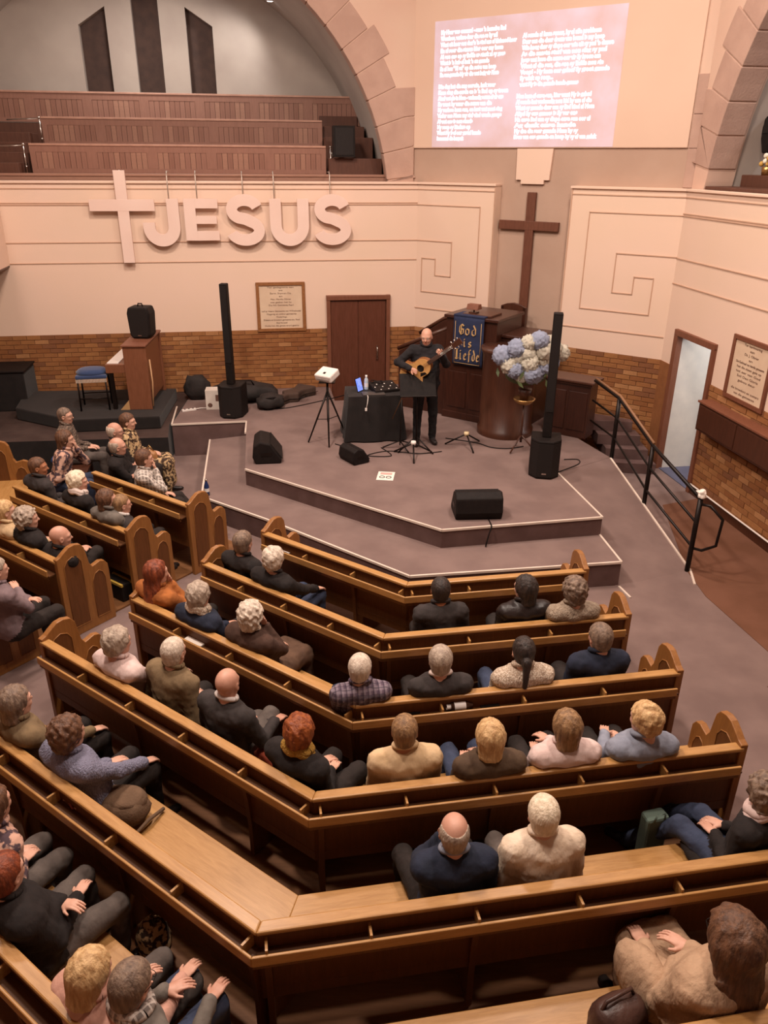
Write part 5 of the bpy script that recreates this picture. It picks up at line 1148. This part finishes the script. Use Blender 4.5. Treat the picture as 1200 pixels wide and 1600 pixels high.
    # head
    if look is None: yaw = 0
    else:
        dv = Rw.T@np.array([look[0]-head[0], look[1]-head[1], 0]); yaw = math.atan2(-dv[0], dv[1]); yaw = max(-1.25, min(1.25, yaw))
    Rh = rotm(yaw, pitch, 0); Hv = (HV*k)@Rh.T+hd; mm = HM[HF[:, 0]]; mm = np.where(mm == 0, SK, np.where(mm == 1, 4, np.where(mm == 2, 5, np.where(mm == 3, 6, 7))))
    Vs.append(Hv); Fs.append(HF+nv); Ms.append(mm); nv += len(Hv)
    for (E_, w, sg, i) in H:
        hv, hf = HANDS[hands[i]]; y = nrm(w-E_); mode = arms[i]
        if isinstance(mode, str) and mode in ('lap', 'clasp', 'knee', 'seat', 'side'): y = nrm(y*.6+np.array([-sg*.35 if mode == 'clasp' else 0, .6, -.15]))
        if isinstance(mode, str) and mode == 'chin': y = nrm(y+np.array([0, .1, .4]))
        up = np.array([0, 0, 1.]) if abs(y[2]) < .8 else np.array([0, -1., 0]); 
        if isinstance(mode, str) and mode == 'chin': up = np.array([0, 1., 0])
        if not isinstance(mode, str) and len(mode) > 4: up = np.array(mode[4], float)
        x = nrm(np.cross(y, up)); z = np.cross(x, y); Mh = np.stack([x, y, z], 1); q = hv.copy(); q[:, 0] *= -sg; ff = hf if sg < 0 else hf[:, ::-1]
        q = (q*k*.87)@Mh.T+w+y*.02; Vs.append(q); Fs.append(ff+nv); Ms.append(np.full(len(ff), SK)); nv += len(q)
    V = np.concatenate(Vs); F_ = np.concatenate(Fs); Mi = np.concatenate(Ms)
    me = npmesh('body', V, F_, mats, Mi); 
    o = link(name, me); o.location = (hip[0], hip[1], z0); o.rotation_euler = (0, 0, fa); tag(o, label, 'person', group)
    # hair
    if hair[0]:
        hv, hf = hair_tpl(hair[0], seed if hairseed is None else hairseed); h = link('hair', npmesh('hair', (hv*k*hair_scale)@Rh.T+hd, hf, [HM_[hair[1]]], np.zeros(len(hf), int)), o)
    if collar is None and scarf is None: collar = top
    def ring(rr, th, z, sq=.85, dip=.03, n=28, wv=0):
        return [nk+np.array([rr*math.cos(t), rr*sq*math.sin(t)+.012, z+dip*(-math.sin(t))+wv*math.sin(t*5)]) for t in np.linspace(0, 2*pi, n)]
    if collar is not None:
        q = MB(); q.tube([Vector(p) for p in ring(.072, 0, .045)], .019, n=8, cap=False); q.build('collar', collar, o)
    if scarf is not None:
        q = MB(); q.tube([Vector(p) for p in ring(.088, 0, .035, wv=.008)], .030, n=10, cap=False); q.tube([Vector(p) for p in ring(.094, 0, .0, dip=.05, wv=.01)], .028, n=10, cap=False); q.build('scarf', scarf, o)
    if glasses:
        q = MB()
        G = lambda p: Vector(Rh@(np.array(p)*k)+hd)
        for s in (1, -1): 
            q.tube([G((s*.033+.021*math.cos(a), .104, .002+.016*math.sin(a))) for a in np.linspace(0, 2*pi, 15)], .0018, n=5, cap=False); q.tube([G((s*.054, .102, .008)), G((s*.080, .05, .008)), G((s*.084, -.01, .005))], .0018, n=5)
        q.tube([G((-.012, .106, .004)), G((.012, .106, .004))], .0018, n=5); q.build('glasses', M_black, o)
    return o
def npmesh(name, V, F_, mats, Mi):
    me = bpy.data.meshes.new(name); me.vertices.add(len(V)); me.vertices.foreach_set('co', V.astype(np.float32).ravel()); n = len(F_)
    me.loops.add(4*n); me.loops.foreach_set('vertex_index', F_.astype(np.int32).ravel()); me.polygons.add(n); me.polygons.foreach_set('loop_start', np.arange(0, 4*n, 4, dtype=np.int32))
    for m_ in mats: me.materials.append(m_)
    me.polygons.foreach_set('material_index', np.asarray(Mi, np.int32)); me.polygons.foreach_set('use_smooth', np.ones(n, bool)); me.update(calc_edges=True); me.validate(); return me
PERF = (.62, 11.0)
DEG = math.degrees(A)
def seated(label, px, py, F, D, top, bot, skin='fair', hair=('short', 'grey'), zh=1.13, off=.21, look=PERF, face=None, dsh=0, **kw):
    """head seen at pixel px,py; bench row of frame F with rail distance D; hips come to rest on the seat"""
    h = atz(px, py, zh); Y = Vector((-F[1].y, F[1].x)); s = Vector((h.x, h.y)).dot(F[1]); d = Vector((h.x, h.y)).dot(Y)-D
    hip = fp(F, s+dsh, D+off); d2 = max(.10, min(.42, d+.035)); hh = fp(F, s, D+d2)
    return add_person(label, (hip.x, hip.y), math.degrees(F[2]) + (face or 0), (hh.x, hh.y, zh), top, bot, skin=skin, hair=hair, look=look, z0=.0, **kw)
# ================================================================ THE CONGREGATION
C_dark = cloth('black', '1c1615', '231c1a'); C_dkgrey = cloth('charcoal', '383130', '302a28'); C_navyj = cloth('navy', '232839', '1e2331'); C_brownj = cloth('dark_brown', '4a3329', '3f2b22')
C_olive = cloth('olive', '7a6549', '6b5840'); C_tan = cloth('tan', 'cdb08a', 'c0a27b'); C_beige = cloth('beige', 'dcc9b3', 'cfb9a0', bump=.9); C_orange = cloth('burnt_orange', 'a5622f', '8f5226'); C_white = cloth('white', 'd8c6bd', 'cdbab0')
C_pinkw = cloth('pale_pink', 'd6bfb8', 'c9afa8'); C_bluegrey = cloth('blue_grey', '8b8f9c', '7c808e'); C_knit = cloth('grey_knit', '817f92', '737185', kind='wave', scale=22, bump=.8, bscale=70); C_greyc = cloth('grey_coat', '6f675f', '625a53')
C_jean = cloth('denim', '3a4258', '31384c'); C_trou = cloth('dark_trousers', '2b2320', '241d1a'); C_gtrou = cloth('grey_trousers', '5d534d', '514843'); C_brskirt = cloth('brown_skirt', '5f4636', '523b2d'); C_gilet = cloth('brown_gilet', '54412f', '48372a')
C_pink = cloth('salmon', 'c99a88', 'bd8d7b'); C_purple = cloth('mauve', '7d6a6c', '6f5d60'); C_coat = cloth('camel_coat', 'b39478', 'a5866b', bump=.9, bscale=14); C_lace = cloth('cream_lace', 'd9c8b4', 'b39c86', kind='voronoi', scale=60, bump=.8, bscale=90)
C_fur = cloth('grey_fleece', 'a89683', '8d7b69', scale=30, bump=.8, bscale=60); C_shirtw = cloth('shirt_white', 'd9d0ca', 'cfc5bf'); C_mustard = cloth('mustard_knit', 'b58a3c', '9c7430', kind='wave', scale=40, bump=1, bscale=60)
C_leop = mat('cloth_leopard', 'b89a72', '3b2a20', rough=.9, kind='noise', scale=26, fac=(.47, .53), bump=.3, bscale=40); C_floral = mat('cloth_floral', 'c49a86', '4a3a40', rough=.9, kind='noise', scale=18, fac=(.46, .54), bump=.3, bscale=40)
P_plum = plaid('plaid_plum', '5a4a58', '8d7f88', '2f2733', 8); P_white = plaid('plaid_white', 'b5a79c', '4f4845', 'e0d6cc', 8); P_brown = plaid('plaid_brown', '54423a', '8a7868', '2d2420', 9)
C_pant = cloth('brown_tweed', '6b5748', '5d4a3d'); C_yel = cloth('yellow_book', 'b9973f'); C_red = cloth('red_knit', '9a4630', '823823')
# --- second pew from the stage
seated('grey-haired man in black jacket at the left end of the second pew', 376, 850, FL, 4.41, C_dark, C_trou, 'pink', ('short', 'greybrown'), seed=1)
seated('person with short silver hair in black coat, left wing of the second pew', 424, 876, FL, 4.41, C_dark, C_jean, 'fair', ('fluffy', 'silver'), seed=2, arms=('lap', 'knee'), legs='sit')
seated('dark-haired man in charcoal jersey, leftmost in the second pew right wing', 690, 925, FR, 5.33, C_dkgrey, C_trou, 'tan', ('thin', 'dark'), seed=3, look=(.6, 11))
seated('dark-haired person in shiny black leather jacket, second pew right wing', 822, 922, FR, 5.33, M_leather, C_trou, 'fair', ('bob', 'dark'), seed=4, look=(-1.5, 10))
seated('curly-haired woman in pale grey fleece at the right end of the second pew', 909, 938, FR, 5.33, C_fur, C_trou, 'fair', ('curly', 'greybrown'), seed=5, arms=('lap', 'clasp'))
# --- third pew
seated('woman with long auburn hair in burnt-orange jacket, left end of the third pew', 240, 897, FL, 3.58, C_orange, C_trou, 'fair', ('long', 'auburn'), seed=6, arms=('lap', 'chin'), look=(1, 10))
seated('grey-haired person in navy padded jacket and cream scarf, third pew', 306, 933, FL, 3.58, C_navyj, C_trou, 'pink', ('fluffy', 'grey'), seed=7, scarf=C_lace, build=1.1)
seated('curly silver-haired woman in dark brown coat and brown skirt, third pew', 388, 964, FL, 3.58, C_brownj, C_brskirt, 'fair', ('curly', 'silver'), seed=8, skirt=True, arms=('lap', 'chin'), collar=C_lace, build=1.1)
seated('grey-haired person in plum plaid shirt at the bend of the third pew', 564, 1050, FR, 4.50, P_plum, C_jean, 'fair', ('short', 'silver'), seed=9, scale=.95)
seated('grey-haired man in dark jacket, middle of the third pew right wing', 690, 1036, FR, 4.50, C_dkgrey, C_trou, 'pink', ('short', 'grey'), seed=10, collar=C_white)
seated('woman with dark ponytail and white lace top, third pew', 820, 1022, FR, 4.50, C_lace, C_jean, 'fair', ('ponytail', 'dark'), seed=11)
seated('grey-haired man in navy jacket at the right end of the third pew', 940, 1000, FR, 4.50, C_navyj, C_trou, 'pink', ('short', 'greybrown'), seed=12, build=1.15, look=(0, 11))
# --- fourth pew
seated('grey-haired person in crumpled white blouse, left end of the fourth pew', 178, 1006, FL, 2.71, C_pinkw, C_trou, 'pink', ('fluffy', 'grey'), seed=13, look=(1.6, 10), arms=('lap', 'knee'))
seated('thin-haired man in olive jacket in the left wing of the fourth pew', 266, 1022, FL, 2.71, C_olive, C_trou, 'fair', ('thin', 'silver'), seed=14, build=1.15, collar=C_olive)
seated('bald man in charcoal jacket with white collar, fourth pew', 350, 1072, FL, 2.71, C_dkgrey, C_gtrou, 'pink', (None, 'grey'), seed=15, collar=C_shirtw, build=1.1, legs='crossed', arms=('lap', 'knee'))
seated('woman with short red hair, mustard scarf and black coat, fourth pew bend', 462, 1148, FL, 2.71, C_dark, C_trou, 'fair', ('fluffy', 'red'), seed=16, scarf=C_mustard, build=1.15, look=(.6, 11))
seated('balding man in tan jacket at the left of the fourth pew right wing', 634, 1148, FR, 3.65, C_tan, C_trou, 'tan', ('receding', 'darkblonde'), seed=17, build=1.15, collar=C_tan, look=(.6, 11))
seated('woman with long golden hair and brown gilet, fourth pew', 773, 1168, FR, 3.65, C_gilet, C_jean, 'fair', ('bob', 'blonde'), seed=18, look=(.3, 11))
seated('woman with brown bob and pale pink cardigan, fourth pew', 888, 1140, FR, 3.65, C_pinkw, C_trou, 'fair', ('bob', 'darkblonde'), seed=19, arms=('lap', 'clasp'))
seated('blonde woman in pale blue-grey jacket, right end of the fourth pew', 1013, 1132, FR, 3.65, C_bluegrey, C_trou, 'fair', ('fluffy', 'blonde'), seed=20, collar=C_bluegrey, build=1.1, look=(-1.5, 10), arms=('clasp', 'lap'))
# --- fifth pew
seated('brown-haired person in brown jacket at the left edge, fifth pew', 18, 1100, FL, 1.85, C_olive, C_trou, 'fair', ('bob', 'greybrown'), seed=21, look=(1.5, 10), arms=('lap', 'knee'))
seated('curly brown-haired woman in grey-blue ribbed jumper, fifth pew', 100, 1150, FL, 1.85, C_knit, C_trou, 'fair', ('curly', 'brown'), seed=22, build=1.15, look=(2, 10), arms=('lap', 'knee'))
seated('bald man in navy jersey with his hand at his face, fifth pew', 712, 1308, FR, 2.79, C_navyj, C_trou, 'pink', ('balding', 'grey'), seed=23, build=1.15, collar=C_bluegrey, arms=('chin', 'lap'), look=(.4, 11), knees=1.5)
seated('white-haired person in beige jacket in the fifth pew right wing', 852, 1280, FR, 2.79, C_beige, C_gtrou, 'pink', ('short', 'white'), seed=24, build=1.2, collar=C_beige, look=(.8, 11))
seated('person with curly grey-brown hair in black coat and jeans, right edge of the fifth pew', 1200, 1245, FR, 2.79, C_dark, C_jean, 'fair', ('curly', 'greybrown'), seed=25, face=22, legs='out', scarf=C_pinkw)
# --- sixth pew
seated('person in floral top cut by the left edge, sixth pew', -20, 1262, FL, 1.02, C_floral, C_gtrou, 'fair', ('bob', 'brown'), seed=26)
seated('woman in black dress and grey leggings at the left edge, sixth pew', -2, 1372, FL, 1.02, C_dark, C_gtrou, 'fair', ('short', 'auburn'), seed=27, build=1.3, arms=('crossed', 'clasp'), knees=1)
seated('blonde woman in salmon sweater leaning forward, bottom left', 132, 1528, FL, 1.02, C_pink, C_gtrou, 'fair', ('bob', 'blonde'), seed=28, build=1.15, arms=('lap', 'knee'), look=(2, 9), off=.13, zh=1.04, pitch=-.3)
seated('brown-haired person in grey jacket and plaid scarf, bottom left', 196, 1548, FL, 1.02, C_greyc, C_jean, 'pink', ('short', 'greybrown'), seed=29, arms=('clasp', 'knee'), look=(2, 9), glasses=True, scarf=P_white, off=.14, zh=1.04, pitch=-.3)
seated('woman with long brown hair in camel coat, bottom right', 1150, 1478, FR, 1.95, C_coat, C_coat, 'fair', ('long', 'brown'), seed=30, build=1.45, scale=1.12, hair_scale=1.22, look=(0, 10), arms=('knee', 'clasp'), off=.24, glasses=True, face=10, collar=C_coat, skirt=True)
# --- left block
seated('man in white plaid shirt with hand at chin, right end of the nearest-stage left pew', 222, 718, FL, 5.25, P_white, C_trou, 'fair', ('short', 'brown'), seed=31, arms=('lap', 'chin'), legs='out', face=-38)
seated('bald man in dark jacket and glasses beside the plaid-shirted man', 180, 698, FF, -2.10, C_dark, C_trou, 'pink', ('balding', 'grey'), seed=32, glasses=True, arms=('crossed', 'crossed'), legs='out')
seated('bald man in glasses and black jersey with a leopard-print neighbour', 176, 674, FF, -2.10, C_dark, C_trou, 'pink', ('balding', 'silver'), seed=33, glasses=True)
seated('woman in leopard-print outfit farthest along the left front pew', 196, 659, FF, -2.10, C_leop, C_leop, 'fair', ('short', 'brown'), seed=34, skirt=True, off=.3)
seated('short-haired man in charcoal jacket at the left of the second left pew', 56, 731, FL, 4.41, C_dkgrey, C_trou, 'tan', ('thin', 'brown'), seed=35, look=(1.5, 10))
seated('white-haired woman in dark coat with big white collar, left block', 118, 754, FL, 4.41, C_dark, C_trou, 'pink', ('fluffy', 'white'), seed=36, scarf=C_white, look=(2, 10))
seated('brown-haired person in grey coat, second left pew', 150, 786, FL, 4.41, C_greyc, C_trou, 'fair', ('bob', 'brown'), seed=37, scale=.93, look=(1.5, 10))
seated('man with short sandy hair and white collar, right end of the second left pew', 186, 790, FL, 4.41, C_dkgrey, C_trou, 'pink', ('crop', 'darkblonde'), seed=38, zh=1.04, dsh=-.08, collar=C_shirtw, look=(1.2, 11))
seated('woman with dark hair, patterned top and blue scarf on lap, far left wing', 110, 686, FF, -2.94, C_floral, C_jean, 'fair', ('bob', 'brown'), seed=39, arms=('chin', 'lap'))
seated('man in glasses and checked jacket farthest along the second left pew', 98, 650, FF, -2.94, P_brown, C_gtrou, 'fair', ('crop', 'greybrown'), seed=40, glasses=True)
seated('curly grey-haired woman in black cardigan, third left pew', 38, 812, FL, 3.58, C_dark, C_trou, 'fair', ('curly', 'grey'), seed=41, look=(1.5, 10))
seated('bald man in black jacket at the right end of the third left pew', 90, 841, FL, 3.58, C_dark, C_trou, 'pink', (None, 'grey'), seed=42, zh=1.02, dsh=-.16, arms=('clasp', 'clasp'), build=1.1, legs='crossed', look=(1.5, 10))
seated('person in beige top cut by the left edge, third left pew', -10, 805, FL, 3.58, C_tan, C_trou, 'fair', ('short', 'blonde'), seed=43)
seated('person in mauve jacket with folded arms at the left edge, fourth left pew', -12, 893, FL, 2.71, C_purple, C_trou, 'fair', ('short', 'grey'), seed=44, arms=('crossed', 'crossed'))
# --- the guitarist
hx, hy = .60, 11.20; GA = 186
hzz = onx(668, 526, (hx, hy-.08))
gcen = Vector((.47, 10.93, onx(652, 578, (.47, 10.93)))); neck = Vector((.54, -.26, .46)).normalized()
gn = Vector((-.10, -1, .12)); gn = (gn-neck*gn.dot(neck)).normalized(); gu = gn.cross(neck)    # gn points at the hall
rh = gcen+neck*.02-gn*-.07+Vector((0, 0, .0)); lh = gcen+neck*.46+gn*.02
C_shirt = cloth('dark_shirt', '1f1b1e', '191618')
person = add_person('guitarist in dark clothes standing on the stage playing an acoustic guitar', (hx, hy), GA, (hx-.01, hy-.10, hzz), C_shirt, cloth('black_trousers', '171314'), 'pink', (None, 'grey'), look=(-1.2, 2), pitch=-.22,
    arms=((lh.x, lh.y+.03, lh.z-.04, (-.6, -.3, -1), (0, 1, .3)), (rh.x-.10, rh.y+.0, rh.z+.03, (.9, -.2, -.3), (0, -1, 0))), legs='stand', z0=ZS, seed=50, hands=('curled', 'relaxed'), build=1.3, collar=C_shirt, grid=.014, hairseed=1)
G4 = Matrix((neck, gu, gn)).transposed().to_4x4(); G4.translation = gcen
t_ = thing('acoustic_guitar', 'acoustic guitar with pale top held by the guitarist', 'guitar'); t_.matrix_world = G4 @ Matrix.Scale(1.08, 4)
out = []
for i in range(40):
    a = 2*pi*i/40; x = .245*math.cos(a); w = .19 if x < 0 else .145; y = w*math.sin(a)*(1-.22*math.exp(-((x-.05)/.07)**2)); out.append((x-.02, y))
q = MB(); q.prism(out, -.045, .045); q.build('body', M_guits, t_, bevel=.006)
q = MB(); q.prism([(x*.985, y*.985) for x, y in out], .045, .049); q.build('soundboard', M_guit, t_)
q = MB(); q.lathe([(0, .0495), (.048, .0495), (.048, .0505)], c=(.07, 0)); q.build('sound_hole', M_black, t_)
q = MB(); q.prism([(.03, -.05), (.09, -.075), (.10, -.11), (.0, -.09)], .049, .051); q.build('pickguard', M_black, t_)
q = MB(); q.box(-.13, -.10, -.075, .075, .049, .058); q.build('bridge', M_mahog, t_)
q = MB(); q.box(.20, .60, -.026, .026, .025, .056); q.build('neck', M_mahog2, t_, bevel=.004)
q = MB(); q.prism([(.60, -.03), (.60, .03), (.76, .042), (.76, -.042)], .03, .048); q.build('headstock', M_mahog2, t_, bevel=.003)
for k in range(3):
    for s in (-1, 1): q = MB(); q.tube([(.63+k*.05, s*.03, .038), (.63+k*.05, s*.062, .038)], .009, n=8); q.build('tuner', M_chrome, t_)
q = MB()
for k in range(6): q.tube([(-.11, -.02+k*.008, .059), (.62, -.016+k*.0064, .059)], .0011, n=4)
q.build('strings', M_chrome, t_, kind='stuff')
# ================================================================ LOOSE THINGS ON THE PEWS
def onseat(px, py, F, D, z=.437): p = atz(px, py, z); return p
def box_at(px, py, z, rz, dx, dy, dz, mt, name, label, cat, part='body', bev=.004):
    p = atz(px, py, z); t_ = thing(name, label, cat, loc=(p.x, p.y, z), rz=rz); q = MB(); q.box(-dx/2, dx/2, -dy/2, dy/2, 0, dz); q.build(part, mt, t_, bevel=bev); return t_
a2 = A-pi/4
t_ = box_at(306, 1003, .752, a2+.1, .20, .10, .02, M_paper, 'booklet', 'white booklet on the left shelf of the third pew', 'booklet', 'pages'); q = MB(); q.box(-.1, .1, -.052, -.048, .0, .021); q.build('spine', M_whitep, t_)
t_ = box_at(448, 860, .752, a2-.05, .16, .09, .012, M_paper, 'booklet', 'white booklet on the left shelf of the frontmost pew', 'booklet', 'pages')
t_ = box_at(638, 1112, .752, A+.05, .17, .075, .012, M_black, 'phone', 'black phone lying on the shelf of the third pew', 'phone', 'body'); q = MB(); q.box(-.08, .08, -.033, .033, .012, .0125); q.build('screen', mat('dark_glass', '151314', rough=.15), t_)
p = atz(722, 1101, .80); t_ = thing('small_bottle', 'small bottle with white label lying on the shelf of the third pew', 'bottle', loc=(p.x, p.y, .79), rz=A)
ML = Matrix.Scale(1.25, 4) @ Matrix.Rotation(pi/2, 4, 'Y')
q = MB(); q.lathe([(0, -.07), (.026, -.068), (.027, .03), (.013, .055), (.013, .065), (0, .065)], M=ML); q.build('body', mat('brown_glass', '3a241a', rough=.15), t_)
q = MB(); q.lathe([(.0275, -.05), (.0275, .02)], M=ML); q.build('label', M_label, t_); q = MB(); q.lathe([(.016, -.095), (.016, -.068), (0, -.068)], M=ML); q.build('cap', M_whitep, t_)
t_ = box_at(765, 1103, .752, A+.02, .15, .04, .012, M_black, 'glasses_case', 'slim dark glasses case beside the small bottle', 'case', 'body')
p = atz(110, 1258, .76); t_ = thing('hair_clip', 'small pink hair clip on the shelf of the fifth pew', 'clip', loc=(p.x, p.y, .765), rz=a2)
q = MB(); q.tube([(-.07, 0, 0), (0, .012, .012), (.07, 0, .004)], .008, n=6); q.build('arm', M_pink, t_); q = MB(); q.tube([(-.05, .012, .0), (.05, -.016, .01)], .007, n=6); q.build('arm', mat('dark_pink', '8f4a4a', rough=.5), t_)
# bags
M_tote = mat('brown_canvas', '6d5440', '5e4836', rough=.9, bump=.4, bscale=60)
p = atz(192, 1268, .50); t_ = thing('shoulder_bag', 'brown canvas shoulder bag on the bright seat beside the woman in ribbed jumper', 'bag', loc=(p.x, p.y, .437), rz=a2+.5)
lumpy('body', M_tote, (0, 0, .10), (.19, .13, .11), t_, 5, .05); lumpy('flap', M_tote, (0, .02, .155), (.17, .12, .06), t_, 6, .05)
q = MB(); q.tube([(-.16, -.05, .1), (-.05, -.20, .02), (.12, -.20, .015), (.2, -.04, .06), (.24, .1, .02)], .014, n=6); q.build('strap', M_tote, t_)
p = atz(965, 1592, .55); t_ = thing('handbag', 'dark brown leather handbag on the nearest pew seat', 'bag', loc=(p.x, p.y, .437), rz=A+.3)
M_bleath = mat('brown_leather', '4a322a', '3a2620', rough=.4, bump=.5, bscale=22); lumpy('body', M_bleath, (0, 0, .12), (.17, .11, .13), t_, 9, .07)
q = MB(); q.tube([(-.12, .02, .18), (-.08, .02, .27), (.08, .02, .27), (.12, .02, .18)], .011); q.build('handle', M_bleath, t_); q = MB(); q.ball((-.10, -.10, .15), .012); q.build('ring', M_brass, t_)
p = atz(1020, 1292, .42); t_ = thing('tote_bag', 'grey-green shopping bag standing on the floor behind the fourth pew', 'bag', loc=(p.x, p.y, .02), rz=A+.1)
q = MB(); q.prism([(-.085, -.05), (.085, -.05), (.08, .05), (-.08, .05)], 0, .52); q.build('body', mat('green_fabric', '65766b', '5b6b61', rough=.9, bump=.3), t_, bevel=.02)
q = MB(); q.tube([(-.04, -.05, .50), (-.03, -.06, .57), (.03, -.06, .57), (.04, -.05, .50)], .007); q.build('handle', mat('green_fabric', '76887c'), t_)
p = atz(238, 1448, .30); t_ = thing('patterned_bag', 'cream and brown patterned bag on the floor below the nearest left seat', 'bag', loc=(p.x, p.y, .02), rz=a2)
lumpy('body', C_leop, (0, 0, .17), (.10, .10, .16), t_, 12, .08); q = MB(); q.tube([(-.05, 0, .3), (0, 0, .38), (.05, 0, .3)], .008); q.build('handle', C_leop, t_)
p = atz(1115, 1335, .47); t_ = thing('folded_coat', 'black coat laid on the right part of the fifth pew seat', 'coat', loc=(p.x, p.y, .437), rz=A)
lumpy('body', C_dark, (0, 0, .05), (.20, .17, .06), t_, 14, .1); lumpy('sleeve', C_dark, (.08, -.03, .09), (.13, .06, .04), t_, 15, .1)
p = atz(417, 1188, .50); t_ = thing('red_scarf', 'red knitted scarf on the seat behind the bald man', 'scarf', loc=(p.x, p.y, .437), rz=a2)
lumpy('knit', C_red, (0, 0, .09), (.09, .08, .10), t_, 16, .12)
p = atz(150, 1178, .437)
t_ = thing('blue_scarf', 'bright blue folded scarf on the lap of the woman in the far left wing', 'scarf', loc=(0, 0, 0)); p = atz(92, 708, .72); t_.location = (p.x, p.y, .64); lumpy('cloth', mat('blue_scarf', '2f4f86', '274474', rough=.9), (0, 0, 0), (.12, .16, .05), t_, 3, .1, flat=-1)
t_ = thing('tan_handbag', 'tan handbag held by the woman in leopard print', 'bag', loc=(0, 0, 0)); p = atz(233, 700, .75); t_.location = (p.x, p.y, .62); lumpy('body', mat('tan_leather', 'a8784e', '96683f', rough=.5), (0, 0, 0), (.11, .06, .10), t_, 3, .08, flat=-1)
q = MB(); q.tube([(-.06, 0, .08), (0, 0, .17), (.06, 0, .08)], .009); q.build('handle', M_brass, t_)
t_ = thing('yellow_folder', 'black bag with yellow trim on the floor beside the third left pew', 'bag'); p = atz(185, 915, .15); t_.location = (p.x, p.y, .012); t_.rotation_euler = (0, 0, a2)
q = MB(); q.box(-.16, .16, -.07, .07, 0, .22); q.build('body', M_black, t_, bevel=.02)
q = MB(); q.box(-.165, .165, -.075, -.05, .20, .228); q.box(-.165, .165, .05, .075, .20, .228); q.build('trim', C_yel, t_)

p = atz(1010, 1512, .68); t_ = thing('camel_coat', 'camel coat skirt spread on the nearest pew seat left of the long-haired woman', 'coat', loc=(p.x, p.y, .437), rz=A+.2)
lumpy('coat_body', C_coat, (0, 0, .14), (.10, .22, .17), t_, 21, .05)
